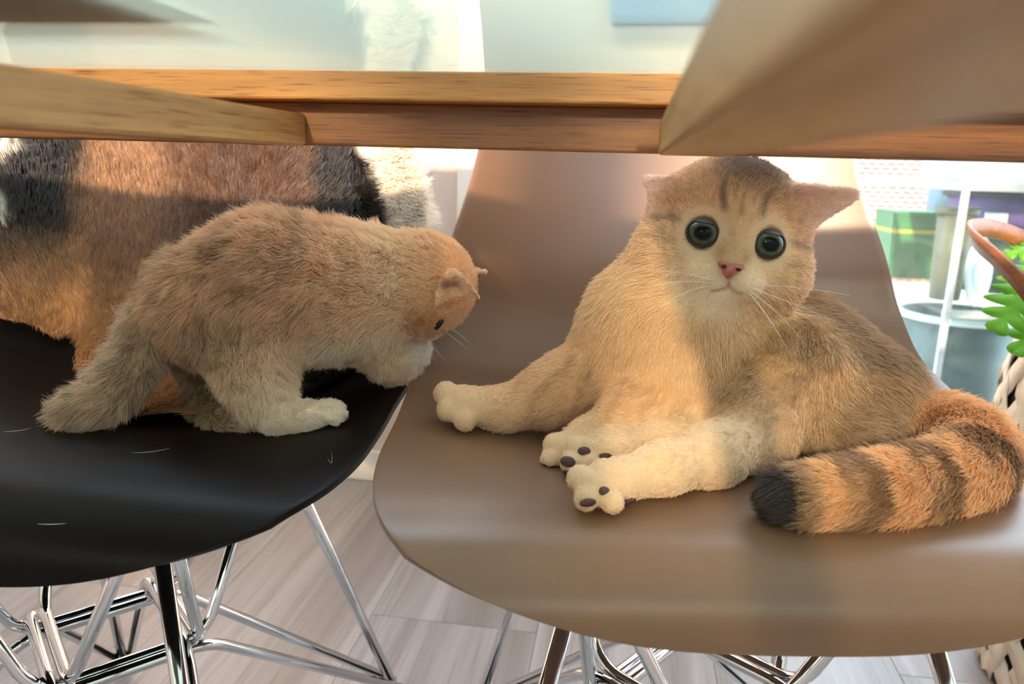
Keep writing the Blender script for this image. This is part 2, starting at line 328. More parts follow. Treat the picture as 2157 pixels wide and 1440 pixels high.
def build_chair(ch, m, label):
    c0 = ch.w([0, .2, 0]); R = root('shell_chair', tuple(c0), label, 'chair', None)
    nu, nv = 84, 72
    a, bq = np.meshgrid(np.linspace(0, 1, nu)**1.6, np.linspace(-1, 1, nv), indexing='ij')
    pts = ch.pt(a.ravel(), bq.ravel())
    fc = [(i*nv+j, i*nv+j+1, (i+1)*nv+j+1, (i+1)*nv+j) for i in range(nu-1) for j in range(nv-1)]
    sh = pymesh('seat_shell', pts, fc, m, R, True)
    md = sh.modifiers.new('thick', 'SOLIDIFY'); md.thickness = 0.005; md.offset = -1
    mb = sh.modifiers.new('round', 'BEVEL'); mb.width = 0.0018; mb.segments = 2; mb.limit_method = 'ANGLE'; mb.angle_limit = math.radians(50)
    mt = {(-1, 0): (-.10, .085), (1, 0): (.10, .085), (-1, 1): (-.095, .27), (1, 1): (.095, .27)}
    ft = {(-1, 0): (-.215, -.05), (1, 0): (.215, -.05), (-1, 1): (-.175, .42), (1, 1): (.175, .42)}
    mz = 0.402
    for k in mt:
        top = ch.w([*mt[k], mz]); bot = ch.w([*ft[k], 0.006])
        tube('leg', [top, bot], .0058, CHROME, R, 12)
        lathe('glide', (bot[0], bot[1], 0), [(0, 0), (.010, 0), (.010, .008), (.007, .014), (0, .014)], RUBBER, R, 14)
        lathe('shock_mount', (top[0], top[1], mz-.006), [(0, 0), (.016, 0), (.018, .006), (.018, .0135), (0, .0135)], RUBBER, R, 18)
    cx, cy, hz, A, Ln = 0.0, .168, .235, .047, .062
    q = math.sqrt(.5)
    for di, (d, nrm, e1, e2) in enumerate((((q, q), (-q, q), (-1, 0), (1, 1)), ((q, -q), (q, q), (-1, 1), (1, 0)))):
        zz = hz + (0.0105 if di else 0)
        for sgn in (-1, 1):
            for up in (0, 1):
                o = A*sgn+(.0056 if up else -.0056)
                p1 = (cx-d[0]*Ln+nrm[0]*o, cy-d[1]*Ln+nrm[1]*o); p2 = (cx+d[0]*Ln+nrm[0]*o, cy+d[1]*Ln+nrm[1]*o)
                if up: a1, a2, ez = mt[e1], mt[e2], mz-.004
                else: a1, a2, ez = ft[e1], ft[e2], .02
                sh_ = .006*sgn if up else 0.007*sgn
                f1 = (a1[0]+nrm[0]*sh_*1.2, a1[1]+nrm[1]*sh_*1.2); f2 = (a2[0]+nrm[0]*sh_*1.2, a2[1]+nrm[1]*sh_*1.2)
                pts = [ch.w([*f1, ez]), ch.w([*p1, zz]), ch.w([*p2, zz]), ch.w([*f2, ez])]
                tube('strut', fillet(pts, .022), .0050, CHROME, R, 10)
    return R, sh
CH_T = Chair(.10013, .36647, .16381); CH_B = Chair(-.399, .342, .0375)
chair_t, shell_t = build_chair(CH_T, TAUPE, 'taupe plastic shell chair on chrome wire legs, the big golden cat lying on its seat')
chair_b, shell_b = build_chair(CH_B, BLACK, 'black plastic shell chair on chrome wire legs, a spotted hide over its back')

# ------------------------------------------------------------------ implicit bodies and fur
def nparr(v): return np.array(tuple(v), float)
class Body:
    """a smooth union of tapered limbs and ellipsoids, meshed with surface nets into one skin"""
    def __init__(s): s.pr = []; s.cuts = []
    def cone(s, tg, a, b_, ra, rb, k=.02, flow=None):
        a, b_ = nparr(a), nparr(b_); fl = (b_-a) if flow is None else nparr(flow); s.pr.append(dict(t='c', tag=tg, a=a, b=b_, ra=ra, rb=rb, k=k, flow=fl/np.linalg.norm(fl)))
    def ell(s, tg, c, rad, R=None, k=.02, flow=(0, 0, -1)):
        fl = nparr(flow); s.pr.append(dict(t='e', tag=tg, a=nparr(c), r=np.array(rad, float), R=np.eye(3) if R is None else R, k=k, flow=fl/np.linalg.norm(fl)))
    def ear(s, tg, base, tip, front, width, thick=.0022, cup=.006, k=.006):
        base, tip, front = nparr(base), nparr(tip), nparr(front); U = tip-base; ln = np.linalg.norm(U); U /= ln
        front = front-U*front.dot(U); front /= np.linalg.norm(front); Vv = np.cross(U, front)
        s.pr.append(dict(t='ear', tag=tg, a=base, U=U, V=Vv, Nn=front, ln=ln, w=width, th=thick, cup=cup, k=k, flow=U))
    def chain(s, tg, pts, k=.015, flow=None):
        for (p, r), (q, r2) in zip(pts, pts[1:]): s.cone(tg, p, q, r, r2, k, flow)
    def dist(s, p, X):
        if p['t'] == 'c':
            ba = p['b']-p['a']; l2 = max(ba.dot(ba), 1e-12); pa = X-p['a']; h = np.clip((pa@ba)/l2, 0, 1)
            return np.linalg.norm(pa-h[..., None]*ba, axis=-1)-(p['ra']+(p['rb']-p['ra'])*h)
        if p['t'] == 'e':
            q = (X-p['a'])@p['R']; k0 = np.linalg.norm(q/p['r'], axis=-1); k1 = np.linalg.norm(q/p['r']**2, axis=-1)
            return k0*(k0-1)/np.maximum(k1, 1e-9)
        q = X-p['a']; u = q@p['U']; v = q@p['V']; n = q@p['Nn']
        t = np.clip(u/p['ln'], 0, 1); wd = p['w']*np.sqrt(np.maximum(1-t, 0))*(1-.35*t)+.0008
        n2 = n-p['cup']*(v/p['w'])**2*1.0
        d = np.sqrt(np.maximum(np.abs(v)-wd, 0)**2+np.maximum(np.abs(n2)-p['th']*.4, 0)**2+np.maximum(u-p['ln'], 0)**2+np.maximum(-u-.004, 0)**2)-p['th']*.6
        return d
    def bbox(s, p, pad):
        if p['t'] == 'c': m = max(p['ra'], p['rb'])+pad; return np.minimum(p['a'], p['b'])-m, np.maximum(p['a'], p['b'])+m
        if p['t'] == 'e': m = p['r'].max()+pad; return p['a']-m, p['a']+m
        m = max(p['ln'], p['w'])+pad; return p['a']-m, p['a']+m
    def mesh(s, h, ground=None):
        lo = np.min([s.bbox(p, .012)[0] for p in s.pr], axis=0); hi = np.max([s.bbox(p, .012)[1] for p in s.pr], axis=0)
        n = np.ceil((hi-lo)/h).astype(int)+1; Fg = np.full(n, .05)
        ax = [lo[i]+h*np.arange(n[i]) for i in range(3)]
        def sub(a, b_):
            i0 = np.clip(np.floor((a-lo)/h).astype(int), 0, n); i1 = np.clip(np.ceil((b_-lo)/h).astype(int)+1, 0, n)
            sl = tuple(slice(i0[i], i1[i]) for i in range(3)); X = np.stack(np.meshgrid(*[ax[i][sl[i]] for i in range(3)], indexing='ij'), -1)
            return sl, X
        for p in s.pr:
            sl, X = sub(*s.bbox(p, p['k']+.012)); d = s.dist(p, X); k = p['k']; cur = Fg[sl]
            hh = np.clip(.5+.5*(cur-d)/k, 0, 1); Fg[sl] = cur*(1-hh)+d*hh-k*hh*(1-hh)
        for c, r in s.cuts:
            c = nparr(c); sl, X = sub(c-r-.01, c+r+.01); d = np.linalg.norm(X-c, axis=-1)-r; Fg[sl] = np.maximum(Fg[sl], -d)
        if ground is not None:
            g = np.array([[ground(x, y) for y in ax[1]] for x in ax[0]]); Fg = np.maximum(Fg, (g[:, :, None]+.0012)-ax[2][None, None, :])
        # surface nets
        S = Fg < 0; c8 = [(i, j, k) for i in (0, 1) for j in (0, 1) for k in (0, 1)]
        m = n-1; cnt = np.zeros(m, np.int8)
        for i, j, k in c8: cnt += S[i:i+m[0], j:j+m[1], k:k+m[2]]
        idx = np.argwhere((cnt > 0) & (cnt < 8)); vals = np.stack([Fg[idx[:, 0]+i, idx[:, 1]+j, idx[:, 2]+k] for i, j, k in c8], 1)
        acc = np.zeros((len(idx), 3)); num = np.zeros(len(idx)); cc = np.array(c8, float)
        for e in [(a, b_) for a in range(8) for b_ in range(a+1, 8) if np.abs(cc[a]-cc[b_]).sum() == 1]:
            va, vb = vals[:, e[0]], vals[:, e[1]]; x = (va < 0) != (vb < 0); t = np.where(x, va/np.where(va == vb, 1, va-vb), 0)
            acc += np.where(x[:, None], cc[e[0]]+t[:, None]*(cc[e[1]]-cc[e[0]]), 0); num += x
        V = lo+h*(idx+acc/num[:, None]); vid = np.full(m, -1, int); vid[idx[:, 0], idx[:, 1], idx[:, 2]] = np.arange(len(idx))
        Q = []
        for axn in range(3):
            sh = [slice(None)]*3; a = [slice(None)]*3; a[axn] = slice(0, -1); b2 = [slice(None)]*3; b2[axn] = slice(1, None)
            ch = np.argwhere(S[tuple(a)] != S[tuple(b2)]); o1, o2 = [(1, 2), (2, 0), (0, 1)][axn]
            ch = ch[(ch[:, o1] > 0) & (ch[:, o2] > 0) & (ch[:, o1] < m[o1]) & (ch[:, o2] < m[o2])]
            ins = S[ch[:, 0], ch[:, 1], ch[:, 2]]
            q = []
            for d1, d2 in ((-1, -1), (0, -1), (0, 0), (-1, 0)):
                c = ch.copy(); c[:, o1] += d1; c[:, o2] += d2; q.append(vid[c[:, 0], c[:, 1], c[:, 2]])
            q = np.stack(q, 1); q[~ins] = q[~ins][:, ::-1]; Q.append(q[(q >= 0).all(1)])
        Q = np.concatenate(Q)
        # two rounds of smoothing
        for it in range(1):
            A = np.zeros_like(V); Cn = np.zeros(len(V))
            for a, b_ in ((0, 1), (1, 2), (2, 3), (3, 0)):
                np.add.at(A, Q[:, a], V[Q[:, b_]]); np.add.at(A, Q[:, b_], V[Q[:, a]]); np.add.at(Cn, Q[:, a], 1); np.add.at(Cn, Q[:, b_], 1)
            V = V*.55+.45*A/np.maximum(Cn, 1)[:, None]
        s.V, s.Q = V, Q
        fn = np.cross(V[Q[:, 2]]-V[Q[:, 0]], V[Q[:, 3]]-V[Q[:, 1]]); vn = np.zeros_like(V)
        for a in range(4): np.add.at(vn, Q[:, a], fn)
        s.N = vn/np.maximum(np.linalg.norm(vn, axis=1), 1e-12)[:, None]
        return V, Q
    def weights(s, X, sig=.006):
        D = np.stack([s.dist(p, X) for p in s.pr], 1); D -= D.min(1, keepdims=True); w = np.exp(-D/sig); return w/w.sum(1, keepdims=True)
def body_object(bd, m, parent, color_fn):
    off = nparr(origin(parent)); me = bpy.data.meshes.new('body'); V = bd.V-off
    me.vertices.add(len(V)); me.vertices.foreach_set('co', V.astype(np.float32).ravel())
    nq = len(bd.Q); me.loops.add(nq*4); me.loops.foreach_set('vertex_index', bd.Q.astype(np.int32).ravel())
    me.polygons.add(nq); me.polygons.foreach_set('loop_start', np.arange(0, nq*4, 4, dtype=np.int32))
    me.update(calc_edges=True); me.validate(); me.polygons.foreach_set('use_smooth', [True]*len(me.polygons))
    at = me.attributes.new('fur_color', 'FLOAT_COLOR', 'POINT'); c = color_fn(bd.V, bd.weights(bd.V)); c4 = np.concatenate([c*1.05, np.ones((len(c), 1))], 1)
    at.data.foreach_set('color', c4.astype(np.float32).ravel())
    return link('body', me, m, parent)
def fur_material(name, trans=.35, gloss=.06):
    m = bpy.data.materials.new(name); m.use_nodes = True; nt = m.node_tree; N, L = nt.nodes, nt.links
    for n in list(N): N.remove(n)
    out = N.new('ShaderNodeOutputMaterial'); at = N.new('ShaderNodeAttribute'); at.attribute_name = 'fur_color'
    df = N.new('ShaderNodeBsdfDiffuse'); tl = N.new('ShaderNodeBsdfTranslucent'); L.new(at.outputs['Color'], df.inputs[0]); L.new(at.outputs['Color'], tl.inputs[0])
    m1 = N.new('ShaderNodeMixShader'); m1.inputs[0].default_value = trans; L.new(df.outputs[0], m1.inputs[1]); L.new(tl.outputs[0], m1.inputs[2])
    gl = N.new('ShaderNodeBsdfGlossy'); gl.inputs['Roughness'].default_value = .45; m2 = N.new('ShaderNodeMixShader'); m2.inputs[0].default_value = gloss
    L.new(m1.outputs[0], m2.inputs[1]); L.new(gl.outputs[0], m2.inputs[2]); L.new(m2.outputs[0], out.inputs['Surface'])
    return m
FUR_M = fur_material('fur_strands'); SKIN_M = fur_material('fur_skin', 0.0, 0.0)
def srgb(*c): return np.array(lin(*c)[:3])
def make_fur(V, Q, Nv, n, parent, length_fn, flow_fn, color_fn, lift=.45, rad=.00022, npt=5, clump=.5, clump_n=6000, rough=.25, keep=None, seed=3, jit=.12, gain=1.65):
    rg = np.random.default_rng(seed); T = np.concatenate([Q[:, [0, 1, 2]], Q[:, [0, 2, 3]]])
    ar = np.linalg.norm(np.cross(V[T[:, 1]]-V[T[:, 0]], V[T[:, 2]]-V[T[:, 0]]), axis=1)
    ti = rg.choice(len(T), n, p=ar/ar.sum()); u, v = rg.random(n), rg.random(n); fl = u+v > 1; u[fl], v[fl] = 1-u[fl], 1-v[fl]; w0 = 1-u-v
    X = V[T[ti, 0]]*w0[:, None]+V[T[ti, 1]]*u[:, None]+V[T[ti, 2]]*v[:, None]
    Nn = Nv[T[ti, 0]]*w0[:, None]+Nv[T[ti, 1]]*u[:, None]+Nv[T[ti, 2]]*v[:, None]; Nn /= np.linalg.norm(Nn, axis=1)[:, None]
    if keep is not None:
        kp = keep(X, Nn); X, Nn = X[kp], Nn[kp]; n = len(X)
    fw = flow_fn(X); fw = fw-Nn*(fw*Nn).sum(1, keepdims=True); fw /= np.maximum(np.linalg.norm(fw, axis=1), 1e-6)[:, None]
    ln = length_fn(X)*(.7+.5*rg.random(n)); lf = lift(X)[:, None] if callable(lift) else lift
    rn = rg.normal(size=(n, 3))*rough
    d0 = Nn*lf+fw*(1-lf)+rn*.6; d0 /= np.linalg.norm(d0, axis=1)[:, None]
    d1 = Nn*lf*.35+fw*(1-lf*.5)+rn; d1 /= np.linalg.norm(d1, axis=1)[:, None]
    t = np.linspace(0, 1, npt)[None, :, None]
    Pn = X[:, None, :]-Nn[:, None, :]*.0006+ln[:, None, None]*(d0[:, None, :]*(t-.5*t*t)+d1[:, None, :]*(.5*t*t))
    col = color_fn(X)
    if clump:
        ci = rg.choice(n, min(clump_n, n), replace=False); kd = KDTree(len(ci))
        for j, i in enumerate(ci): kd.insert(X[i], j)
        kd.balance(); near = np.array([kd.find(x)[1] for x in X]); cs = ci[near]
        off = (X-X[cs])[:, None, :]*.35; tgt = Pn[cs]+off; wt = clump*(np.linspace(0, 1, npt)**1.4)[None, :, None]*(.5+rg.random(n))[:, None, None].clip(0, 1)
        Pn = Pn*(1-wt)+tgt*wt
        cj = (1+jit*rg.normal(size=len(ci)).clip(-1.6, 1.6)); col = col*cj[near][:, None]
    lum = col.mean(1, keepdims=True); col = (col*.80+lum*.20); col = (col*gain*(1+.10*rg.normal(size=(n, 1)))).clip(0.002, None); col = col*np.minimum(1, .93/col.max(1, keepdims=True))
    cu = bpy.data.hair_curves.new('fur'); cu.add_curves([npt]*n)
    off = nparr(origin(parent))
    cu.attributes['position'].data.foreach_set('vector', (Pn-off).astype(np.float32).ravel())
    ra = cu.attributes.get('radius') or cu.attributes.new('radius', 'FLOAT', 'POINT')
    ra.data.foreach_set('value', np.tile(rad*np.array([1., .95, .8, .55, .18])[:npt], n).astype(np.float32))
    ca = cu.attributes.new('fur_color', 'FLOAT_COLOR', 'CURVE'); ca.data.foreach_set('color', np.concatenate([col, np.ones((n, 1))], 1).astype(np.float32).ravel())
    cu.materials.append(FUR_M)
    o = bpy.data.objects.new('fur', cu); COL.objects.link(o); o.parent = parent; o['kind'] = 'stuff'
    return o
def bvh_of(ob):
    me = ob.data; mw = origin(ob.parent)
    return BVHTree.FromPolygons([v.co+mw for v in me.vertices], [tuple(p.vertices) for p in me.polygons])
BV_T, BV_B = bvh_of(shell_t), bvh_of(shell_b)
def ground_of(*bvs):
    def g(x, y):
        z = -1.0
        for bv in bvs:
            h = bv.ray_cast(Vector((x, y, .60)), Vector((0, 0, -1)))
            if h[0] is not None: z = max(z, h[0].z)
        return z
    return g
def cam_hit(bv, px, py):
    d = (P(px, py, 1.0)-CAM).normalized(); h = bv.ray_cast(CAM, d)
    return h if h[0] is not None else bv.find_nearest(CAM+d*.55)
def softmix(cols, w): return w@cols
def smooth01(x, a, b_): t = np.clip((x-a)/(b_-a), 0, 1); return t*t*(3-2*t)
def vnoise(X, sc, seed=0):
    """cheap smooth value noise from a few random sinusoids, -1..1"""
    rg = np.random.default_rng(seed); o = np.zeros(len(X))
    for i in range(6): k = rg.normal(size=3)*sc; o += np.sin(X@k+rg.random()*6.28)
    return o/3.0
def ellipsoid_part(name, c, axes, m, parent, seg=20, rings=12):
    """axes: 3x3 columns = scaled axes"""
    V, Fc = [], []; c = nparr(c); A = np.array(axes, float)
    for i in range(rings+1):
        th = math.pi*i/rings
        for k in range(seg): ph = 2*math.pi*k/seg; V.append(c+A@np.array([math.sin(th)*math.cos(ph), math.sin(th)*math.sin(ph), math.cos(th)]))
    for i in range(rings):
        for k in range(seg): Fc.append((i*seg+k, (i+1)*seg+k, (i+1)*seg+(k+1) % seg, i*seg+(k+1) % seg))
    return pymesh(name, V, Fc, m, parent, True)
def frame_from(fwd, up):
    f_ = nparr(fwd); f_ /= np.linalg.norm(f_); u_ = nparr(up); u_ = u_-f_*u_.dot(f_); u_ /= np.linalg.norm(u_); r_ = np.cross(f_, u_)
    return r_, u_, f_          # right (as the animal's left/right axis), up, forward
EYE_M, nt, b = mat('cat_eye', lin(80, 90, 70), 0.16, 0, .15, 0.0); N, L = nt.nodes, nt.links
at = N.new('ShaderNodeAttribute'); at.attribute_name = 'eye_color'; L.new(at.outputs['Color'], b.inputs['Base Color'])
DARKSKIN, nt, b = mat('dark_eyelid_skin', lin(38, 26, 20), .5); noise_mix(nt, b, lin(32, 22, 17), lin(44, 30, 23), 400)
LID_M, nt, b = mat('brown_upper_lid', lin(64, 44, 32), .6); noise_mix(nt, b, lin(56, 38, 28), lin(74, 52, 38), 300)
NOSE_M, nt, b = mat('pink_nose_skin', lin(176, 104, 86), .5); noise_mix(nt, b, lin(158, 88, 70), lin(188, 116, 98), 300, bump=.2, bump_dist=.0003)
PAD_M, nt, b = mat('brown_paw_pad', lin(74, 46, 40), .6); noise_mix(nt, b, lin(62, 38, 33), lin(86, 54, 47), 400, bump=.2, bump_dist=.0003)
WHISK, nt, b = mat('white_whisker', lin(240, 236, 228), .3)
MOUTH_M, nt, b = mat('mouth_line', lin(182, 136, 118), .7)
DARKEYE, nt, b = mat('dark_eye', lin(14, 11, 9), .12); noise_mix(nt, b, lin(12, 9, 8), lin(22, 16, 12), 300)
def eyeball(parent, c, r, fwd, up, iris=(84, 96, 74), pupil=.60, flat=.84):
    r_, u_, f_ = frame_from(fwd, up); A = np.stack([r_*r, u_*r*flat, f_*r], 1)
    o = ellipsoid_part('eye', c, A, EYE_M, parent, 36, 30)
    th = np.array([math.pi*i/30 for i in range(31) for k in range(36)]); sn = np.degrees(th)
    col = np.zeros((len(sn), 4)); col[:, 3] = 1
    ph = np.tile(np.arange(36), 31)
    ir = np.array(lin(*iris)[:3]); dk = np.array(lin(28, 30, 22)[:3])
    lim = 26*pupil/.5
    a = smooth01(sn, lim-8, lim+8)[:, None]; bq = smooth01(sn, 44, 54)[:, None]; mid = smooth01(sn, lim, 48)[:, None]
    iriscol = ir*(1.0-.35*mid)*(1+.12*np.sin(ph*5.1)[:, None])
    col[:, :3] = (np.array([.004, .004, .004])*(1-a)+iriscol*a)*(1-bq)+dk*bq
    ca = o.data.attributes.new('eye_color', 'FLOAT_COLOR', 'POINT'); ca.data.foreach_set('color', col.astype(np.float32).ravel())
    return o
def ring_part(name, c, rad_r, rad_u, minor, fwd, up, m, parent, tilt=0, n=36):
    r_, u_, f_ = frame_from(fwd, up); c = nparr(c); pts = [c+r_*rad_r*math.cos(2*math.pi*k/n)+u_*rad_u*math.sin(2*math.pi*k/n) for k in range(n)]
    V, Fc = tube_geo([Vector(p) for p in pts]+[Vector(pts[0])], minor, 8, False); return pymesh(name, V, Fc, m, parent, True)
def whisker(parent, p0, p1, p2, r=.00022):
    p0, p1, p2 = Vector(p0), Vector(p1), Vector(p2); pts = [p0*(1-t)**2+p1*2*t*(1-t)+p2*t*t for t in [k/9 for k in range(10)]]
    return tube('whisker', pts, [r*(1-.75*k/9) for k in range(10)], WHISK, parent, 5)

# ------------------------------------------------------------------ the big golden cat
def build_cat():
    R = root('cat', (0.08, .52, .434), 'big golden shorthaired cat lying on the taupe chair and looking ahead', 'cat')
    B = Body(); r = PR
    hf = Vector((-.02, -.97, .10)); hu = Vector((.16, .12, 1.0)); hr_, hu_, hf_ = frame_from(hf, hu)   # hr_ points to the viewer's left/right
    side = hr_ if hr_[0] > 0 else -hr_
    HC = nparr(P(1535, 482, .588)); s = PR(1, .57)
    Rm = np.stack([side, hu_, hf_], 1)
    def hp(x, y, z): return HC+side*x*s+hu_*y*s+hf_*z*s       # head coordinates in pixels: right, up, towards the viewer
    bk = -hf_
    B.ell('crown', hp(0, 12, -5), (150*s, 132*s, 128*s), Rm, .02, bk)
    B.ell('cheek', hp(-88, -70, 18), (88*s, 80*s, 84*s), Rm, .018, bk)
    B.ell('cheek', hp(88, -70, 18), (86*s, 80*s, 84*s), Rm, .018, bk)
    B.ell('face', hp(0, -30, 70), (95*s, 85*s, 62*s), Rm, .02, bk)
    B.cone('nosebridge', hp(4, 20, 112), hp(2, -62, 146), 30*s, 22*s, .012, bk)
    B.ell('muzzle', hp(-33, -98, 120), (40*s, 31*s, 36*s), Rm, .006, bk)
    B.ell('muzzle', hp(36, -98, 120), (40*s, 31*s, 36*s), Rm, .006, bk)
    B.ell('chin', hp(2, -124, 104), (36*s, 24*s, 34*s), Rm, .008, bk)
    # ears: the near one swivelled out to the side, the other folded back low
    B.ear('ear', P(1672, 437, .576), P(1806, 408, .590), (.12, -.95, -.22), 47*s, .0024, .007, .010)
    B.ear('ear', P(1410, 415, .596), P(1362, 374, .606), (-.35, -.9, .2), 30*s, .0026, .005, .012)
    # neck, chest, shoulders
    B.cone('neck', P(1480, 570, .605), P(1400, 690, .602), r(118, .6), r(138, .6), .03)
    B.ell('chest', P(1430, 720, .585), (r(128, .6), .060, r(118, .6)), None, .03)
    B.ell('chest', P(1330, 690, .605), (r(92, .6), .055, r(112, .6)), None, .03)
    B.ell('chest', P(1400, 830, .585), (r(120, .58), .05, r(70, .58)), None, .03)
    # fore legs
    B.chain('foreleg', [(P(1290, 745, .59), r(78, .58)), (P(1180, 825, .565), r(66, .56)), (P(1060, 862, .548), r(44, .55))], .02)
    B.chain('paw', [(P(1060, 862, .548), r(42, .54)), (P(975, 850, .540), r(42, .54))], .012)
    for px, py, Y, q in ((940, 829, .541, 28), (946, 863, .531, 27), (980, 884, .527, 26)): B.ell('paw', P(px, py, Y), [r(q, .54)]*3, None, .002, (-1, 0, 0))
    B.chain('foreleg', [(P(1480, 800, .575), r(82, .57)), (P(1350, 878, .535), r(64, .53)), (P(1245, 925, .508), r(44, .51))], .02)
    B.chain('paw', [(P(1245, 925, .508), r(42, .5)), (P(1185, 950, .492), r(38, .49))], .012)
    for px, py, Y, q in ((1170, 938, .491, 28), (1163, 968, .483, 26)): B.ell('paw', P(px, py, Y), [r(q, .49)]*3, None, .002, (-1, 0, 0))
    # trunk and rump
    B.chain('torso', [(P(1500, 740, .645), r(120, .64)), (P(1660, 785, .635), r(146, .63)), (P(1810, 850, .605), r(128, .6))], .03)
    B.ell('torso', P(1760, 900, .575), (r(120, .57), .055, r(90, .57)), None, .03, (1, 0, -.2))
    # near hind leg
    B.chain('haunch', [(P(1665, 790, .575), r(105, .57)), (P(1590, 895, .525), r(88, .52))], .025)
    B.chain('hindleg', [(P(1590, 915, .515), r(72, .51)), (P(1500, 960, .475), r(58, .48)), (P(1400, 985, .448), r(46, .45)), (P(1305, 1010, .432), r(40, .43))], .016)
    B.chain('paw', [(P(1305, 1012, .431), r(40, .43)), (P(1250, 1025, .424), r(40, .43))], .012)
    for px, py, Y, q in ((1224, 1008, .424, 32), (1236, 1048, .414, 29), (1290, 1056, .413, 27), (1270, 996, .430, 33)): B.ell('paw', P(px, py, Y), [r(q, .42)]*3, None, .002, (-1, 0, 0))
    # far hind leg
    B.chain('hindleg', [(P(1560, 900, .55), r(50, .54)), (P(1420, 930, .512), r(40, .5)), (P(1300, 945, .487), r(36, .48)), (P(1235, 955, .475), r(34, .47))], .014)
    for px, py, Y, q in ((1216, 944, .473, 28), (1205, 974, .465, 26), (1245, 980, .463, 24)): B.ell('paw', P(px, py, Y), [r(q, .47)]*3, None, .002, (-1, 0, 0))
    # tail curling round to the front
    tp = [(P(1880, 900, .60), 62), (P(1965, 905, .575), 66), (P(2040, 935, .535), 68), (P(2052, 978, .50), 68), (P(1960, 1016, .470), 70), (P(1850, 1034, .448), 68), (P(1740, 1044, .434), 58), (P(1655, 1046, .427), 48)]
    tp = [(a, r(q, a.y)) for a, q in tp]
    sm = []; pv = [nparr(a) for a, q in tp]; rv = [q for a, q in tp]; Hm = hermite(np.concatenate([np.array(pv), np.array(rv)[:, None]], 1), 22)
    for i in range(len(Hm)-1): B.cone('tail', Hm[i, :3], Hm[i+1, :3], Hm[i, 3], Hm[i+1, 3], .008)
    EYES = [(1480, 490), (1621, 514)]
    V, Q = B.mesh(.0021, ground_of(BV_T))
    bv = BVHTree.FromPolygons([Vector(v) for v in V], [tuple(q) for q in Q])
    ec = []; efs = []
    for px, py in EYES:
        h = cam_hit(bv, px, py)[0]; ef = hf_+side*(.34 if px > 1540 else -.34); ef /= np.linalg.norm(ef); ec.append(nparr(h)-ef*.0066); efs.append(ef)
    er = .0128
    tags = [p['tag'] for p in B.pr]
    PART = dict(crown=(180, 138, 92), cheek=(208, 174, 130), face=(204, 168, 124), nosebridge=(180, 144, 104), muzzle=(220, 196, 162), chin=(226, 204, 174), ear=(220, 188, 166), neck=(212, 176, 124), chest=(212, 176, 124),
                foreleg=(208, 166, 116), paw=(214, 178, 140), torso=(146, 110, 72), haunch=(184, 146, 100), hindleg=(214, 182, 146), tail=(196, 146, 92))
    PC = np.array([srgb(*PART[t]) for t in tags])
    # tail coordinate
    HT = Hm[:, :3]
    def tail_t(X):
        D = np.linalg.norm(X[:, None, :]-HT[None], axis=2); return D.argmin(1)/(len(HT)-1)
    ti = np.array([t == 'tail' for t in tags]); hi_ = np.array([t in ('crown', 'cheek', 'face', 'nosebridge', 'muzzle', 'chin') for t in tags]); li = np.array([t == 'foreleg' for t in tags]); bi = np.array([t in ('torso', 'haunch') for t in tags])
    def color(X, w=None):
        if w is None: w = B.weights(X)
        c = w@PC; nz = vnoise(X, 90, 4); nz2 = vnoise(X, 260, 5)
        h = (X-HC)@Rm/s; hw = w[:, hi_].sum(1)
        x, y = h[:, 0], h[:, 1]
        # head: dark crown, forehead stripes, cheek lines
        crown = hw*smooth01(y, 40, 118)*smooth01(-np.abs(x-15), -115, -35)*1.0
        wob = 4*np.sin(y*.09)
        st = np.zeros(len(X))
        for cx, wd, y0, y1, k in ((-36, 7, 25, 95, .8), (42, 7, 25, 90, .8), (2, 5, 20, 120, .55), (-14, 4, 45, 125, .5), (22, 4, 45, 125, .5)):
            st = np.maximum(st, k*np.exp(-((x-cx-wob*.6-(y-60)*.12*np.sign(cx))/wd)**2)*smooth01(y, y0-12, y0+8)*(1-smooth01(y, y1-10, y1+15)))
        for sg in (-1, 1):
            st = np.maximum(st, .6*np.exp(-((y-(-2-.10*(np.abs(x)-70)))/6)**2)*smooth01(sg*x, 92, 108)*(1-smooth01(sg*x, 150, 175)))
            st = np.maximum(st, .35*np.exp(-((y-(-52+.12*(np.abs(x)-70)))/8)**2)*smooth01(sg*x, 88, 110)*(1-smooth01(sg*x, 150, 170)))
        dark = srgb(92, 64, 42)
        k = np.clip(np.maximum(crown, st*hw*(h[:, 2] > 0)), 0, 1)[:, None]; c = c*(1-k)+dark*k
        # pale surround of the eyes, darker patches beside the nose
        for e in ec:
            d = np.linalg.norm(X-e, axis=1); k = (np.exp(-((d-.0165)/.0045)**2)*.25*hw)[:, None]; c = c*(1-k)+srgb(228, 208, 178)*k
            k = smooth01(-d, -.0142, -.0122)[:, None]*.85; c = c*(1-k)+srgb(44, 30, 22)*k
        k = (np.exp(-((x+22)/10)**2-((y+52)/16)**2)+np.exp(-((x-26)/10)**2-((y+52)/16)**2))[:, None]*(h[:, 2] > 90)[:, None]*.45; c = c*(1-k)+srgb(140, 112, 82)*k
        # tail rings
        tw = w[:, ti].sum(1); tt = tail_t(X); ring = .5+.5*np.sin(tt*2*math.pi*5.0+.6+.5*nz)
        k = (tw*smooth01(ring, .45, .9)*smooth01(tt, .2, .35)*.72)[:, None]; c = c*(1-k)+srgb(96, 58, 32)*k
        k = (tw*smooth01(tt, .93, .985))[:, None]; c = c*(1-k)+srgb(66, 46, 34)*k
        # flank: brownish ticking, darker along the spine
        bw = w[:, bi].sum(1); k = (bw*(.30*smooth01(nz, -.1, .9)+.25*smooth01(nz2, 0, 1)))[:, None]; c = c*(1-k)+srgb(128, 92, 58)*k
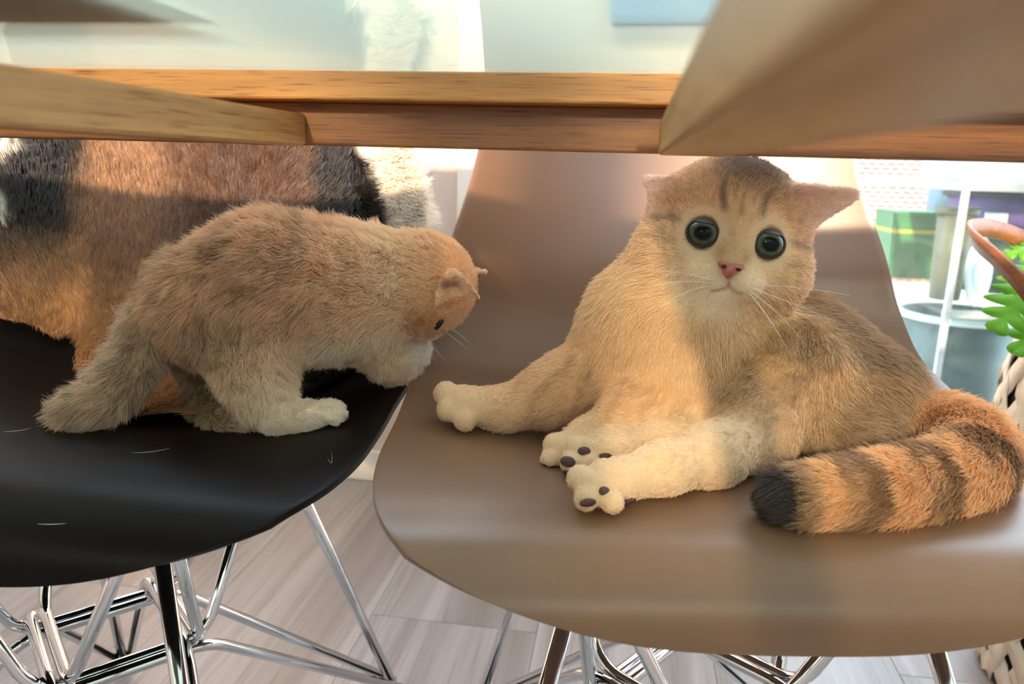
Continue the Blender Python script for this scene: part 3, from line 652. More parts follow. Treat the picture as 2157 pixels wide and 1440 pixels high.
        k = (bw*smooth01(X[:, 0], .17, .26)*.35)[:, None]; c = c*(1-k)+srgb(120, 86, 56)*k
        # fore legs: faint bars
        lw = w[:, li].sum(1); bars = .5+.5*np.sin((X[:, 0]*1.0-X[:, 2]*.5)*260+nz); k = (lw*smooth01(bars, .6, 1)*.35)[:, None]; c = c*(1-k)+srgb(160, 110, 62)*k
        return c
    flowP = np.array([p['flow'] for p in B.pr]); nose = hp(2, -66, 165)
    def flow(X):
        w = B.weights(X, .010); fl = w@flowP; hw = w[:, hi_].sum(1)[:, None]
        rad_ = X-nose; rad_ /= np.linalg.norm(rad_, axis=1)[:, None]
        fl = fl*(1-hw)+rad_*hw; fl[:, 2] -= .15
        return fl+.25*np.stack([vnoise(X, 60, 8), vnoise(X, 60, 9), vnoise(X, 60, 10)], 1)
    LEN = dict(crown=.0065, cheek=.008, face=.0045, nosebridge=.0025, muzzle=.0035, chin=.0035, ear=.004, neck=.011, chest=.0115, foreleg=.0065, paw=.0024, torso=.0115, haunch=.0085, hindleg=.0042, tail=.0125)
    LP = np.array([LEN[t] for t in tags])
    def length(X):
        l = B.weights(X)@LP
        for e in ec: l = l*(.35+.65*smooth01(np.linalg.norm(X-e, axis=1), .014, .024))
        return l
    pads = []
    for px, py, a, b2 in ((1238, 1058, 20, 10), (1272, 1034, 15, 11), (1325, 1054, 18, 11), (1196, 972, 18, 12), (1230, 950, 15, 10), (1274, 962, 17, 9), (1194, 995, 9, 9)):
        hh = cam_hit(bv, px, py); c = nparr(hh[0]); rr, uu, ff = frame_from(hh[1], (0, 0, 1)); q = PR(1, hh[0].y); pads.append((c, a*q))
        ellipsoid_part('paw_pad', c+ff*.0001, np.stack([rr*a*q, uu*b2*q, ff*.0017], 1), PAD_M, R, 18, 12)
    def keep(X, Nn):
        k = np.ones(len(X), bool)
        for c, a in pads: k &= np.linalg.norm(X-c, axis=1) > a*.62
        for e in ec: k &= np.linalg.norm(X-e, axis=1) > .0128
        k &= np.linalg.norm(X-nose, axis=1) > .004
        return k
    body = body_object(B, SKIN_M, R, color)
    make_fur(V, Q, B.N, 230000, R, length, flow, color, lift=.34, rad=.00023, clump=.4, clump_n=10000, rough=.20, keep=keep, seed=5, jit=.07)
    for e, ef in zip(ec, efs):
        ey = eyeball(R, e, er, ef*.6+hf_*.4, hu_)
        ux = hu_-ef*hu_.dot(ef); ux /= np.linalg.norm(ux); rx = np.cross(ef, ux); cap = []; cf = []
        for i in range(7):
            th = math.radians(53)*i/6
            for k in range(24): ph = 2*math.pi*k/24; cap.append(e+er*1.05*(ux*math.cos(th)*.86+math.sin(th)*(rx*math.cos(ph)+ef*math.sin(ph))))
        for i in range(6):
            for k in range(24): cf.append((i*24+k, i*24+(k+1) % 24, (i+1)*24+(k+1) % 24, (i+1)*24+k))
        pymesh('upper_lid', cap, cf, LID_M, ey, True)
        ring_part('eyelid', e+ef*.0071, .0108, .0090, .0012, ef, hu_, DARKSKIN, ey)
    # nose, mouth
    n0 = nparr(cam_hit(bv, 1540, 562)[0])+hf_*.0012
    Vn = []; Fn = []
    prof = [(0, 9, 0), (22, 9, -8), (26, 2, -12), (14, -8, -6), (6, -18, -5), (0, -22, -4), (-6, -18, -5), (-14, -8, -6), (-26, 2, -12), (-22, 9, -8)]
    for x, y, z in prof: Vn.append(n0+side*x*s+hu_*y*s+hf_*z*s)
    for x, y, z in prof: Vn.append(n0+side*x*s*.62+hu_*(y*.6-1)*s+hf_*6*s)
    for x, y, z in prof: Vn.append(n0+side*x*s*1.15+hu_*y*s*1.1+hf_*(-26)*s)
    m_ = len(prof)
    for i in range(m_): Fn.append((i, (i+1) % m_, m_+(i+1) % m_, m_+i)); Fn.append((i, 2*m_+i, 2*m_+(i+1) % m_, (i+1) % m_))
    Fn.append(tuple(range(m_, 2*m_)))
    no = pymesh('nose', Vn, Fn, NOSE_M, R, True); sb = no.modifiers.new('soft', 'SUBSURF'); sb.levels = 2; sb.render_levels = 2
    for sg in (-1, 1): ellipsoid_part('nostril', n0+side*sg*13*s+hu_*(-2)*s+hf_*2*s, np.stack([side*6*s, hu_*3.5*s, hf_*5*s], 1), DARKSKIN, no, 12, 8)
    def onface(px, py, up=.0016): return nparr(cam_hit(bv, px, py)[0])+hf_*up
    tube('mouth', [Vector(onface(*q)) for q in ((1538, 582), (1536, 592), (1533, 600))], .0007, MOUTH_M, R, 6)
    tube('mouth', [Vector(onface(*q)) for q in ((1533, 600), (1522, 607), (1508, 611), (1496, 612))], .0007, MOUTH_M, R, 6)
    tube('mouth', [Vector(onface(*q)) for q in ((1533, 600), (1543, 610), (1555, 616), (1566, 618))], .0007, MOUTH_M, R, 6)
    # whiskers
    for (a, c1, c2) in (((1500, 590), (1420, 565), (1355, 572)), ((1498, 596), (1420, 585), (1340, 610)), ((1500, 602), (1440, 605), (1370, 660)), ((1580, 600), (1680, 600), (1790, 622)), ((1580, 606), (1680, 640), (1790, 690)), ((1578, 612), (1650, 660), (1700, 730)), ((1576, 614), (1640, 690), (1670, 760))):
        p0 = onface(*a, .001); whisker(R, p0, P(*c1, p0[1]-.012), P(*c2, p0[1]+.005))
    return R
cat = build_cat()

# ------------------------------------------------------------------ the kitten
def build_kitten():
    R = root('kitten', (-.25, .52, .436), 'fluffy beige and cream kitten standing on the black chair, head lowered', 'kitten')
    B = Body(); r = PR
    # trunk
    B.chain('rump', [(P(425, 640, .545), r(108, .545)), (P(570, 605, .560), r(128, .56))], .03)
    B.chain('back', [(P(570, 605, .560), r(128, .56)), (P(700, 610, .585), r(118, .585))], .03)
    B.chain('shoulder', [(P(700, 625, .585), r(112, .585)), (P(790, 620, .600), r(102, .6))], .03)
    B.chain('neck', [(P(790, 600, .602), r(98, .6)), (P(870, 585, .612), r(82, .61))], .025)
    # head, turned down and away
    HC = nparr(P(915, 582, .612)); s = PR(1, .61)
    hf = Vector((.55, .38, -.74)); hu = Vector((.62, .1, .78)); hr_, hu_, hf_ = frame_from(hf, hu)
    Rm = np.stack([hr_, hu_, hf_], 1)
    B.ell('head', HC, (76*s, 78*s, 78*s), Rm, .02, -hf_)
    B.ell('face', P(935, 620, .605), (60*s, 50*s, 55*s), Rm, .02, -hf_)
    B.ell('cheek', P(888, 640, .592), (52*s, 46*s, 50*s), None, .02, -hf_)
    B.cone('muzzle', P(925, 655, .600), P(908, 690, .598), 32*s, 19*s, .012, -hf_)
    B.ell('muzzle', P(893, 692, .597), (24*s, 16*s, 16*s), None, .008, -hf_)
    B.ear('ear', P(962, 614, .576), P(950, 567, .570), (.12, -.98, -.05), 42*s, .0024, .012, .006)
    B.ear('ear', P(985, 575, .630), P(1026, 572, .632), (-.2, -.4, -.85), 26*s, .0022, .004, .008)
    # near hind leg: thigh, shank, hock, long foot
    B.chain('thigh', [(P(500, 690, .535), r(88, .535)), (P(535, 775, .520), r(74, .52))], .025)
    B.chain('shank', [(P(540, 780, .520), r(58, .52)), (P(560, 835, .510), r(44, .51)), (P(590, 875, .502), r(32, .50))], .015)
    B.chain('foot', [(P(585, 880, .500), r(26, .50)), (P(640, 880, .510), r(24, .51)), (P(690, 866, .522), r(26, .52))], .012)
    for px, py, Y in ((712, 856, .527), (716, 872, .519), (700, 880, .514)): B.ell('foot', P(px, py, Y), [r(13, .52)]*3, None, .004, (1, .3, 0))
    # far hind leg
    B.chain('farleg', [(P(440, 760, .57), r(66, .57)), (P(450, 850, .545), r(44, .54)), (P(470, 898, .512), r(28, .51)), (P(520, 905, .505), r(22, .50))], .016)
    # fore legs, on the seat edge
    B.chain('foreleg', [(P(770, 700, .590), r(54, .59)), (P(820, 755, .600), r(38, .6)), (P(852, 775, .606), r(26, .605))], .018)
    B.chain('farfore', [(P(800, 680, .622), r(40, .62)), (P(848, 712, .616), r(32, .62)), (P(872, 738, .612), r(30, .62))], .010)
    tp = [(P(350, 650, .545), 52), (P(300, 730, .525), 50), (P(255, 800, .505), 48), (P(205, 850, .492), 44), (P(150, 872, .486), 34)]
    Hm = hermite(np.array([[*nparr(a), r(q, a.y)] for a, q in tp]), 16)
    for i in range(len(Hm)-1): B.cone('tail', Hm[i, :3], Hm[i+1, :3], Hm[i, 3]*.72, Hm[i+1, 3]*.72, .008)
    V, Q = B.mesh(.0026, ground_of(BV_B))
    bv = BVHTree.FromPolygons([Vector(v) for v in V], [tuple(q) for q in Q])
    tags = [p['tag'] for p in B.pr]
    PART = dict(rump=(184, 148, 110), back=(184, 146, 106), shoulder=(232, 202, 160), neck=(236, 206, 160), head=(212, 168, 116), face=(204, 156, 102), cheek=(204, 164, 116), muzzle=(222, 190, 156), ear=(214, 172, 136),
                thigh=(176, 144, 108), shank=(232, 210, 178), foot=(244, 228, 204), farleg=(140, 116, 86), foreleg=(220, 190, 152), farfore=(240, 236, 230), tail=(170, 146, 118))
    PC = np.array([srgb(*PART[t]) for t in tags])
    def color(X, w=None):
        if w is None: w = B.weights(X)
        c = w@PC; n1 = vnoise(X, 110, 21); n2 = vnoise(X, 300, 22)
        k = (.42*smooth01(n1, -.1, .8)+.36*smooth01(n2, 0, .8))[:, None]*(w[:, [t in ('rump', 'back', 'thigh') for t in tags]].sum(1))[:, None]
        c = c*(1-k)+srgb(128, 94, 62)*k
        h = (X-HC)
        # darker cap and temple
        hw = w[:, [t in ('head', 'face', 'cheek') for t in tags]].sum(1)
        k = (hw*smooth01(vnoise(X, 160, 23), .0, .9)*.4)[:, None]; c = c*(1-k)+srgb(172, 122, 74)*k
        ew = w[:, [t == 'ear' for t in tags]].sum(1); e0 = nparr(P(950, 598, .57)); q = (X-e0)/s; k = (ew*np.exp(-(q[:, 0]/24)**2-(q[:, 2]/13)**2)*.95)[:, None]; c = c*(1-k)+srgb(96, 50, 40)*k
        # white belly and bib
        k = (smooth01(-X[:, 2], -.515, -.485)*w[:, [t in ('shoulder', 'neck', 'back') for t in tags]].sum(1)*.8)[:, None]; c = c*(1-k)+srgb(240, 224, 200)*k
        return c
    flowP = np.array([-p['flow'] if p['tag'] in ('rump', 'back', 'shoulder', 'neck') else p['flow'] for p in B.pr])
    hi_ = np.array([t in ('head', 'face', 'cheek', 'muzzle') for t in tags]); nose = nparr(P(905, 700, .598))
    def flow(X):
        w = B.weights(X, .010); fl = w@flowP; hw = w[:, hi_].sum(1)[:, None]; rd = X-nose; rd /= np.linalg.norm(rd, axis=1)[:, None]
        fl = fl*(1-hw)+rd*hw; fl[:, 2] -= .35*(1-hw[:, 0])
        return fl+.45*np.stack([vnoise(X, 90, 28), vnoise(X, 90, 29), vnoise(X, 90, 30)], 1)
    LEN = dict(rump=.019, back=.019, shoulder=.016, neck=.012, head=.006, face=.005, cheek=.007, muzzle=.003, ear=.002, thigh=.016, shank=.010, foot=.005, farleg=.010, foreleg=.009, farfore=.008, tail=.018)
    LP = np.array([LEN[t] for t in tags])
    body_object(B, SKIN_M, R, color)
    ep = nparr(cam_hit(bv, 925, 682)[0])
    make_fur(V, Q, B.N, 190000, R, lambda X: B.weights(X)@LP, flow, color, lift=.55, rad=.00020, clump=.6, clump_n=6500, rough=.30, jit=.16, gain=2.0, seed=9, keep=lambda X, Nn: np.linalg.norm(X-ep, axis=1) > .004)
    ea = nparr(P(936, 668, .595)-P(914, 698, .595)); ea /= np.linalg.norm(ea); eb = np.cross(ea, [0, -1, 0]); eb /= np.linalg.norm(eb)
    ellipsoid_part('eye', ep, np.stack([ea*16*s, eb*6*s, np.array([0, -1, 0])*.003], 1), DARKEYE, R)
    ellipsoid_part('nose', P(905, 698, .594), np.stack([hr_*9*s, hu_*7*s, hf_*7*s], 1), NOSE_M, R)
    for c1, c2 in (((905, 730), (918, 765)), ((912, 735), (938, 760)), ((900, 735), (905, 772)), ((940, 700), (985, 735)), ((960, 690), (985, 720))):
        p0 = Vector(P(902, 700, .592)) if c1[0] < 930 else Vector(P(930, 690, .598)); whisker(R, p0, P(*c1, .588), P(*c2, .585))
    return R
kitten = build_kitten()

# ------------------------------------------------------------------ the hide over the black chair
def build_hide():
    R = root('animal_hide', tuple(CH_B.w([0, .30, SEAT_Z])), 'brown, black and white animal hide draped over the black chair', 'hide')
    ns, nt_ = 90, 100
    S = np.linspace(-1.16, 1.13, ns)
    def tmin(s):
        s = np.asarray(s); return np.interp(s, [-1.2, -.85, -.56, -.47, -.40, -.23, -.05, .1, .4, .55, .75, 1.2], [.50, .455, .465, .43, .39, .345, .275, .262, .25, .30, .44, .50])+.006*np.sin(s*31)
    rows = []
    tm = tmin(S)
    for j in range(nt_):
        v = j/(nt_-1)
        if v < .78:
            q = v/.78; tau = tm+(1.0-tm)*q; off = .0055+.004*np.sin(q*11+S*5)**2+.006*np.exp(-((tau-.44)/.05)**2)
        elif v < .82:
            q = (v-.78)/.04; tau = np.full(ns, 1.0+.012*math.sin(q*math.pi)); off = np.full(ns, .007-.019*q)
        else:
            q = (v-.82)/.18; tau = np.full(ns, 1.0-.30*q); off = np.full(ns, -.012-.002*q)
        edge = .010*np.clip(np.abs(S)-1, 0, 1)/.1
        ext = tau > 1.0
        p = CH_B.pt(np.minimum(tau, 1.0), S, 0)*0
        loc = shell_local(np.minimum(tau, 1.0), S, off); loc[:, 2] += SEAT_Z+np.where(ext, (tau-1)*.9, 0)
        # scalloped sides
        loc[:, 0] *= 1+.03*np.sin(v*17+1.0)*np.clip(np.abs(S)-.8, 0, 1)/.3
        rows.append(CH_B.w(loc))
    V = np.concatenate(rows); idx = lambda j, i: j*ns+i
    Q = np.array([(idx(j, i), idx(j, i+1), idx(j+1, i+1), idx(j+1, i)) for j in range(nt_-1) for i in range(ns-1)])
    fn = np.cross(V[Q[:, 2]]-V[Q[:, 0]], V[Q[:, 3]]-V[Q[:, 1]]); vn = np.zeros_like(V)
    for a in range(4): np.add.at(vn, Q[:, a], fn)
    vn /= np.linalg.norm(vn, axis=1)[:, None]
    if vn[idx(40, ns//2)][1] > 0: vn = -vn; Q = Q[:, ::-1]
    cx, cy = CH_B.t
    def local(X):
        d = X[:, :2]-np.array([cx, cy]); return d[:, 0]*CH_B.c+d[:, 1]*CH_B.s, -d[:, 0]*CH_B.s+d[:, 1]*CH_B.c, X[:, 2]
    def color(X, w=None):
        x, y, z = local(X); n1 = vnoise(X, 60, 41)*.008; n2 = vnoise(X, 240, 42)*.004; x = x+n1+n2; dn = np.clip(.66-z, 0, .3)
        tan = srgb(150, 108, 70); drk = srgb(92, 60, 38); gold = srgb(188, 134, 80); blk = srgb(20, 14, 11); wht = srgb(232, 222, 206)
        k = smooth01(x, -.10, -.02)[:, None]; c = tan*(1-k)+drk*k
        k = smooth01(-z, -.56, -.46)[:, None]; c = c*(1-k)+gold*k
        # black band and white side, left
        lo = -.222-.12*np.maximum(dn-.09, 0)+.0*dn; hi = -.150-.10*dn; m = smooth01(x, lo-.012, lo+.004)*(1-smooth01(x, hi-.012, hi+.02))*(1-.8*smooth01(dn, .08, .16)); c = c*(1-m[:, None])+blk*m[:, None]
        lw = -.216-.55*np.maximum(dn-.10, 0)+.01*np.sin(z*90); m = 1-smooth01(x, lw-.012, lw+.004); c = c*(1-m[:, None])+wht*m[:, None]
        # black band and white side, right
        lo = .098+.15*dn; hi = .142+.42*dn; m = smooth01(x, lo-.02, lo+.012); c = c*(1-m[:, None])+blk*m[:, None]; m = smooth01(x, hi-.008, hi+.006); c = c*(1-m[:, None])+wht*m[:, None]
        return c
    back = shell_local(np.array([.7]), np.array([0.]))
    def flow(X):
        x, y, z = local(X); f_ = np.zeros_like(X); f_[:, 2] = -1; f_[:, 1] = -np.clip((.50-z)/.06, 0, 2)
        f_[:, 0] = .55*(x < .05)+.25*np.sin(z*30)-.2
        rt = smooth01(x, .13, .17); f_[:, 0] += rt*2.2; f_[:, 2] += rt*.9
        lf = 1-smooth01(x, -.24, -.2); f_[:, 0] += lf*.5
        return f_+.25*np.stack([vnoise(X, 60, 48), vnoise(X, 60, 49), vnoise(X, 60, 50)], 1)
    def length(X):
        x, y, z = local(X); return .012+.012*smooth01(x, .16, .19)+.006*(1-smooth01(z, .44, .47))+.004*(1-smooth01(x, -.24, -.2))
    off = nparr(R.location); me = bpy.data.meshes.new('leather'); me.from_pydata([tuple(v) for v in V-off], [], [tuple(int(i) for i in q) for q in Q]); me.update()
    me.polygons.foreach_set('use_smooth', [True]*len(me.polygons))
    at = me.attributes.new('fur_color', 'FLOAT_COLOR', 'POINT'); at.data.foreach_set('color', np.concatenate([color(V)*.6, np.ones((len(V), 1))], 1).astype(np.float32).ravel())
    o = link('leather', me, SKIN_M, R); md = o.modifiers.new('thick', 'SOLIDIFY'); md.thickness = .0022; md.offset = -1
    make_fur(V, Q, vn, 150000, R, length, flow, color, lift=lambda X: .22+.25*smooth01(local(X)[0], .155, .185), rad=.00024, clump=.5, clump_n=6000, rough=.16, seed=13, gain=1.3)
    return R
hide = build_hide()

# ------------------------------------------------------------------ basket with plant beside the taupe chair
WEAVE, nt, b = mat('pale_woven_strip', lin(226, 206, 182), .6); noise_mix(nt, b, lin(214, 192, 166), lin(234, 216, 194), 60, (1, 1, .2), bump=.2)
DARKIN, nt, b = mat('dark_gap_backing', lin(38, 27, 20), .8); noise_mix(nt, b, lin(32, 22, 16), lin(46, 33, 25), 50)
VENEER = wood('oak_veneer_handle', lin(138, 82, 44), lin(84, 46, 24), 1, .8)
BC = Vector((P(2124, 850, .95).x+.168, .95, 0)); BH = P(2160, 618, .93).z
basket = root('plant_basket', BC, 'tall pale woven basket with oak handles, beside the taupe chair', 'basket')
BPROF = [(.0, .006), (.135, .006), (.150, .10), (.164, .22), (.168, .34), (.164, BH-.12), (.153, BH-.06), (.140, BH)]
bz = np.array([q[1] for q in BPROF[1:]]); br = np.array([q[0] for q in BPROF[1:]])
lathe('gap_backing', BC, [(max(q-.004, 0), z) for q, z in BPROF]+[(.128, BH), (.13, .40), (.13, .30)], DARKIN, basket, 48)  # dark sheet added behind the weave to put shade into its gaps
nst = 20
for fam in (1, -1):
    for k in range(nst):
        V, Fc = [], []; n = 34
        for i in range(n+1):
            z = .008+(BH-.008)*i/n; ph = 2*math.pi*k/nst+fam*1.9*i/n; rr = np.interp(z, bz, br)+.0012+.0016*math.sin((i/n)*nst*.605*2*math.pi*.5*2+k*math.pi)*fam
            for dz, dr in ((-.5, -.0008), (-.5, .0008), (.5, .0008), (.5, -.0008)):
                wid = .0225; a = ph+dz*wid/rr*fam; V.append(BC+Vector(((rr+dr)*math.cos(a), (rr+dr)*math.sin(a), z-dz*fam*fam*.012)))
        for i in range(n):
            for q in range(4): Fc.append((i*4+q, i*4+(q+1) % 4, (i+1)*4+(q+1) % 4, (i+1)*4+q))
        pymesh('woven_strip', V, Fc, WEAVE, basket, True)
lathe('rim', BC, [(.130, BH-.008), (.143, BH-.008), (.146, BH), (.143, BH+.01), (.133, BH+.01), (.130, BH), (.130, BH-.008)], WEAVE, basket, 48)
def strap(name, pts, width, thick, m, parent, up):
    pts = [Vector(p) for p in pts]; n = len(pts); V, Fc = [], []
    for i, p in enumerate(pts):
        t = (pts[min(i+1, n-1)]-pts[max(i-1, 0)]).normalized(); w_ = Vector(up[i]); w_ = (w_-t*w_.dot(t)).normalized(); nn = t.cross(w_)
        for a, c in ((-.5, -.5), (.5, -.5), (.5, .5), (-.5, .5)): V.append(p+w_*a*width+nn*c*thick)
    for i in range(n-1):
        for q in range(4): Fc.append((i*4+q, i*4+(q+1) % 4, (i+1)*4+(q+1) % 4, (i+1)*4+q))
    Fc += [(3, 2, 1, 0), tuple((n-1)*4+q for q in range(4))]
    return pymesh(name, V, Fc, m, parent, True)
def arch(p0, p1, p2, n=22):
    p0, p1, p2 = nparr(p0), nparr(p1), nparr(p2); return hermite(np.array([p0, p0*.45+p1*.62-p2*.07, p1, p2*.45+p1*.62-p0*.07, p2]), n)
ap = hermite(np.array([nparr(q) for q in (P(2235, 680, .83), P(2157, 602, .845), P(2100, 545, .875), P(2052, 503, .92), P(2044, 486, .95), P(2066, 479, .985), P(2157, 505, 1.05), P(2250, 555, 1.08))]), 34)
strap('handle', ap, .022, .004, VENEER, basket, [(-.35, -.1, .9)]*len(ap))
ap2 = [Vector((2*BC.x-p[0], p[1], p[2])) for p in ap]
strap('handle', ap2, .022, .004, VENEER, basket, [(.35, -.1, .9)]*len(ap2))
LEAF = bpy.data.materials.new('bright_leaf'); LEAF.use_nodes = True; nt = LEAF.node_tree; b = nt.nodes['Principled BSDF']; b.inputs['Roughness'].default_value = .4
noise_mix(nt, b, lin(96, 158, 44), lin(128, 188, 62), 40)
tl = nt.nodes.new('ShaderNodeBsdfTranslucent'); tl.inputs[0].default_value = lin(150, 205, 60); mx = nt.nodes.new('ShaderNodeMixShader'); mx.inputs[0].default_value = .5
nt.links.new(b.outputs[0], mx.inputs[1]); nt.links.new(tl.outputs[0], mx.inputs[2]); nt.links.new(mx.outputs[0], nt.nodes['Material Output'].inputs['Surface'])
STEM, nt, b = mat('green_stem', lin(110, 150, 60), .5); noise_mix(nt, b, lin(100, 140, 52), lin(120, 160, 70), 50)
SOIL, nt, b = mat('potting_soil', lin(58, 42, 32), .95); noise_mix(nt, b, lin(44, 32, 24), lin(72, 54, 42), 120, bump=.6)
plant = root('potted_plant', BC+Vector((0, 0, .40)), 'bright green plant with deeply lobed leaves in the woven basket', 'plant')
lathe('soil', BC+Vector((0, 0, .0)), [(0, .40), (.05, .405), (.10, .40), (.124, .395), (.124, .36), (0, .36)], SOIL, plant, 32)
def leaf(base, tip, normal, halfw, lobes=6):
    base, tip, normal = nparr(base), nparr(tip), nparr(normal); ax = tip-base; ln = np.linalg.norm(ax); ax /= ln; normal = normal-ax*normal.dot(ax); normal /= np.linalg.norm(normal); sd_ = np.cross(ax, normal)
    V, Fc = [], []; n = lobes*8
    for i in range(n+1):
        t = i/n; env = halfw*math.sin(math.pi*min(1, .12+t*.90))**.7; ph = (t*lobes) % 1.0; lob = .22+.78*max(0, math.sin(ph*math.pi))**.8
        w_ = env*lob if t < .9 else env*(1-(t-.9)*6); w_ = max(w_, .0015); c = base+ax*ln*t+normal*(.10*ln*math.sin(t*2.2)-.0)
        sweep = ax*ln*.10*lob
        for sgn in (-1, 0, 1):
            p = c+(sd_*sgn*w_+sweep*abs(sgn)-normal*.25*w_*abs(sgn) if sgn else 0); V.append(p)
    for i in range(n):
        for q in (0, 1): Fc.append((i*3+q, i*3+q+1, (i+1)*3+q+1, (i+1)*3+q))
    o = pymesh('leaf', V, Fc, LEAF, plant, True); md = o.modifiers.new('thick', 'SOLIDIFY'); md.thickness = .0006
    tube('stem', [BC+Vector((random.uniform(-.03, .03), random.uniform(-.03, .03), .40)), BC+Vector((.0, 0, .55))*.5+Vector(base)*.5+Vector((0, 0, .02)), Vector(base)], .0022, STEM, plant, 6)
leaf(P(2215, 560, .90), P(2096, 700, .88), (-.4, -.8, .5), .036, 6)
leaf(P(2230, 545, .98), P(2110, 618, .96), (-.3, -.6, .8), .030, 6)
leaf(P(2235, 520, 1.02), P(2120, 540, 1.02), (-.2, -.5, .8), .026, 5)
leaf(P(2240, 620, .93), P(2135, 748, .90), (-.4, -.8, .4), .026, 5)
leaf(BC+Vector((.03, .02, .58)), BC+Vector((.16, -.06, .66)), (0, -.5, .9), .036, 6)
leaf(BC+Vector((.0, .05, .60)), BC+Vector((.06, .17, .70)), (0, -.6, .8), .036, 6)

# ------------------------------------------------------------------ outdoors: greenhouse cabinet with pots
FRAME_M, nt, b = mat('grey_white_frame', lin(150, 156, 154), .4); noise_mix(nt, b, lin(144, 150, 148), lin(158, 163, 161), 20)
CLEAR = glass_mat('clear_plastic', (.92, .96, .94, 1), .03, (.8, .86, .83, 1), .08, 1.12)
c0 = P(2038, 382, 1.80); CX0, CY0, CY1 = c0.x, 1.80, 2.64; CX1 = CX0+.62; CTOP = c0.z; SH = P(2014, 655, 1.80).z
cab = root('greenhouse_cabinet', (CX0+.31, 2.07, -.02), 'clear plastic greenhouse cabinet standing outside the window', 'cabinet')
for x in (CX0, CX1):
    for y in (CY0, CY1): box('post', (x-.007, y-.007, -.02), (x+.007, y+.007, CTOP), FRAME_M, cab, .002)
for y in (CY0, CY1): box('top_rail', (CX0, y-.010, CTOP-.02), (CX1, y+.010, CTOP), FRAME_M, cab, .003)
for x in (CX0, CX1): box('top_rail', (x-.010, CY0, CTOP-.02), (x+.010, CY1, CTOP), FRAME_M, cab, .003)
box('shelf', (CX0-.005, CY0+.01, SH-.012), (CX1, CY1, SH), CLEAR, cab, .002)
box('shelf_edge', (CX0-.008, CY0-.006, SH-.016), (CX1, CY0+.008, SH+.002), FRAME_M, cab, .002)
box('pane', (CX0-.002, CY0+.012, -.01), (CX0+.001, CY1-.012, CTOP-.02), CLEAR, cab)
box('pane', (CX0+.012, CY0-.002, -.01), (CX1-.012, CY0+.001, CTOP-.02), CLEAR, cab)
def pot(name, c, r0, r1, h, m, label, rimm=None, thick=.006, rim=True):
    R_ = root(name, c, label, 'pot')
    lathe('pot_wall', c, [(0, 0), (r0, 0), (r1, h), (r1-thick, h), (r0-thick, thick), (0, thick)], m, R_, 40)
    if rim: lathe('rim', c, [(r1-thick, h-.014), (r1+.006, h-.014), (r1+.006, h+.002), (r1-thick, h+.002), (r1-thick, h-.014)], rimm or m, R_, 40)
    return R_
def pmat(n, c, rough=.45):
    m, nt, b = mat(n, lin(*c), rough); noise_mix(nt, b, lin(*[int(v*.93) for v in c]), lin(*c), 14); return m
GREENB = pmat('green_plastic', (58, 122, 74)); PURP = pmat('purple_plastic', (96, 62, 128)); TEAL = pmat('dark_teal_plastic', (44, 66, 70)); WHT = pmat('white_plastic', (224, 228, 228)); TERRA = pmat('terracotta', (168, 120, 96)); GREYB = pmat('pale_grey_plastic', (190, 198, 208)); DKG = pmat('dark_green_plastic', (44, 62, 46)); BLUEG = pmat('blue_grey_plastic', (120, 142, 160))
g0 = P(1916, 618, 2.15); R_ = root('green_bin', Vector((CX0+.09, 2.42, SH)), 'green plastic bin with a yellow band on the cabinet shelf', 'bin')
bcx, bcy = max(P(1918, 530, 2.42).x, CX0+.095), 2.42
def frustum(name, c, a0, a1, z0, z1, m, parent):
    V = [Vector((c[0]+sx*a0, c[1]+sy*a0, z0)) for sx, sy in ((-1, -1), (1, -1), (1, 1), (-1, 1))]+[Vector((c[0]+sx*a1, c[1]+sy*a1, z1)) for sx, sy in ((-1, -1), (1, -1), (1, 1), (-1, 1))]
    o = pymesh(name, V, [(3, 2, 1, 0), (0, 1, 5, 4), (1, 2, 6, 5), (2, 3, 7, 6), (3, 0, 4, 7), (4, 5, 6, 7)], m, parent)
    bm = bmesh.new(); bm.from_mesh(o.data); bmesh.ops.bevel(bm, geom=bm.edges[:], offset=.006, segments=2, affect='EDGES'); bm.to_mesh(o.data); bm.free(); return o
bh = (P(1916, 448, 2.34).z-SH)
frustum('bin_wall', (bcx, bcy), .076, .088, SH, SH+bh, GREENB, R_)
frustum('band', (bcx, bcy), .0855, .0875, SH+bh*.66, SH+bh*.78, pmat('yellow_band', (190, 170, 60)), R_)
frustum('rim', (bcx, bcy), .091, .091, SH+bh-.012, SH+bh+.003, GREENB, R_)
pot('plant_pot', Vector((CX0+.155, 2.12, -.02)), .105, .138, P(2040, 668, 2.05).z+.02, TEAL, 'large dark teal pot with a white rim under the cabinet shelf', WHT)
pot('plant_pot', Vector((P(2098, 500, 2.2).x, 2.2, SH)), .09, .11, .15, DKG, 'dark green pot below the purple bowl on the cabinet shelf')
R_ = pot('bowl', Vector((P(2098, 500, 2.2).x, 2.2, SH+.15)), .10, .135, P(2090, 402, 2.2).z-SH-.15, PURP, 'wide purple plastic bowl standing on the dark green pot', pmat('black_rim', (40, 34, 44))); R_['category'] = 'bowl'
fz = P(2098, 458, 2.09).z; q = P(2098, 458, 2.09).x; box('sticker', (q-.025, 2.085, fz-.012), (q+.025, 2.0945, fz+.012), WHT, R_); 
pot('plant_pot', Vector((P(2008, 500, 1.98).x, 1.98, SH)), .034, .042, .22, pmat('olive_plastic', (104, 96, 70)), 'narrow olive brown pot beside the green bin on the shelf')
lid = root('round_lid', P(2062, 640, 1.86), 'white round lid leaning upright on the cabinet shelf', 'lid'); lc = P(2062, 572, 1.87); lid.location.z = SH
A_ = np.stack([np.array([.072*.62, .072*.5, 0]), np.array([0, .012, .080]), np.array([.5, -.62, .1])*.006], 1); ellipsoid_part('disc', (lc.x, lc.y, SH+.082), A_, WHT, lid, 40, 12)
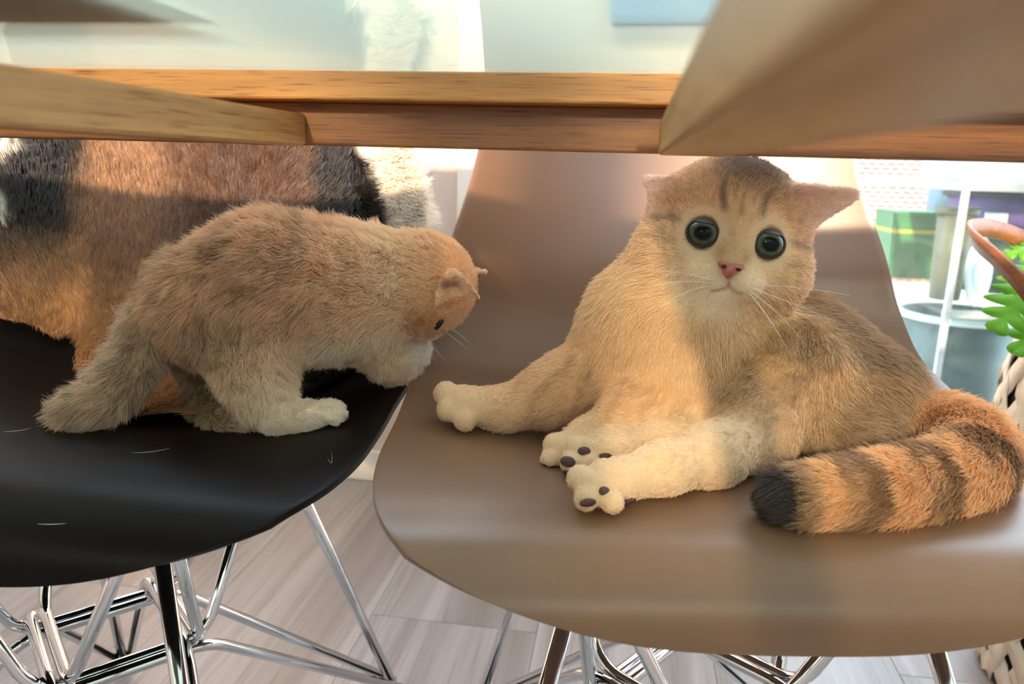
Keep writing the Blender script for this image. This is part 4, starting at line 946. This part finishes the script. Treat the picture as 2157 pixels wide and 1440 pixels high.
A_ = np.stack([np.array([.052*.62, .052*.5, 0]), np.array([0, .009, .058]), np.array([.5, -.62, .1])*.009], 1); ellipsoid_part('boss', (lc.x, lc.y, SH+.082), A_, GREYB, lid, 40, 12)
R_ = root('storage_box', (CX0+.2, 2.05, CTOP), 'pale grey storage box on top of the cabinet', 'box')
box('tub', (CX0+.04, 1.86, CTOP), (CX0+.50, 2.2, CTOP+.10), GREYB, R_, .008); box('lid', (CX0+.03, 1.85, CTOP+.10), (CX0+.51, 2.21, CTOP+.115), GREYB, R_, .004)
for k in range(4): lathe('round_boss', (CX0+.085+k*.09, 1.853, CTOP+.05), [(0, -.0), (.001, 0)], GREYB, R_, 12) if False else ring_part('round_boss', (CX0+.085+k*.09, 1.860, CTOP+.045), .028, .028, .003, (0, -1, 0), (0, 0, 1), GREYB, R_)
R_ = root('blue_tub', (CX0+.22, 2.55, SH), 'blue grey tub behind the green bin on the shelf', 'tub')
lathe('tub_wall', (P(1968, 420, 2.55).x+.05, 2.565, SH), [(0, 0), (.052, 0), (.064, .26), (.058, .31), (.0, .32)], BLUEG, R_, 32)
tz = P(2040, 720, 1.98).z
R_ = root('terracotta_trough', (CX0+.34, 1.9, -.02), 'terracotta coloured trough leaning in front of the teal pot', 'trough')
frustum('trough_wall', (CX0+.36, 1.865), .05, .062, -.02, .15, TERRA, R_); frustum('rim', (CX0+.36, 1.865), .066, .066, .14, .156, TERRA, R_)

# ------------------------------------------------------------------ a few shed hairs on the black seat
for lab, pts in (('long curved pale hair hanging over the rim of the black seat', ((690, 965), (704, 992), (706, 1030))), ('short pale hair lying beside the kitten tail tip on the black seat', ((10, 910), (50, 908), (66, 902))),
                 ('pale hair lying in front of the hide on the black seat', ((280, 954), (320, 955), (360, 944))), ('tiny pale hair near the front lip of the black seat', ((80, 1104), (110, 1106), (140, 1103)))):
    ps = [cam_hit(BV_B, *q)[0]+Vector((0, -.0004, .0005)) for q in pts]; ps = [ps[0]*(1-t)**2+ps[1]*2*t*(1-t)+ps[2]*t*t for t in [i/8 for i in range(9)]]
    o = tube('shed_hair', ps, [.00004+.00008*math.sin(math.pi*i/8) for i in range(9)], WHISK, None, 5); tag(o, lab, 'hair', 'shed hairs on the black seat')
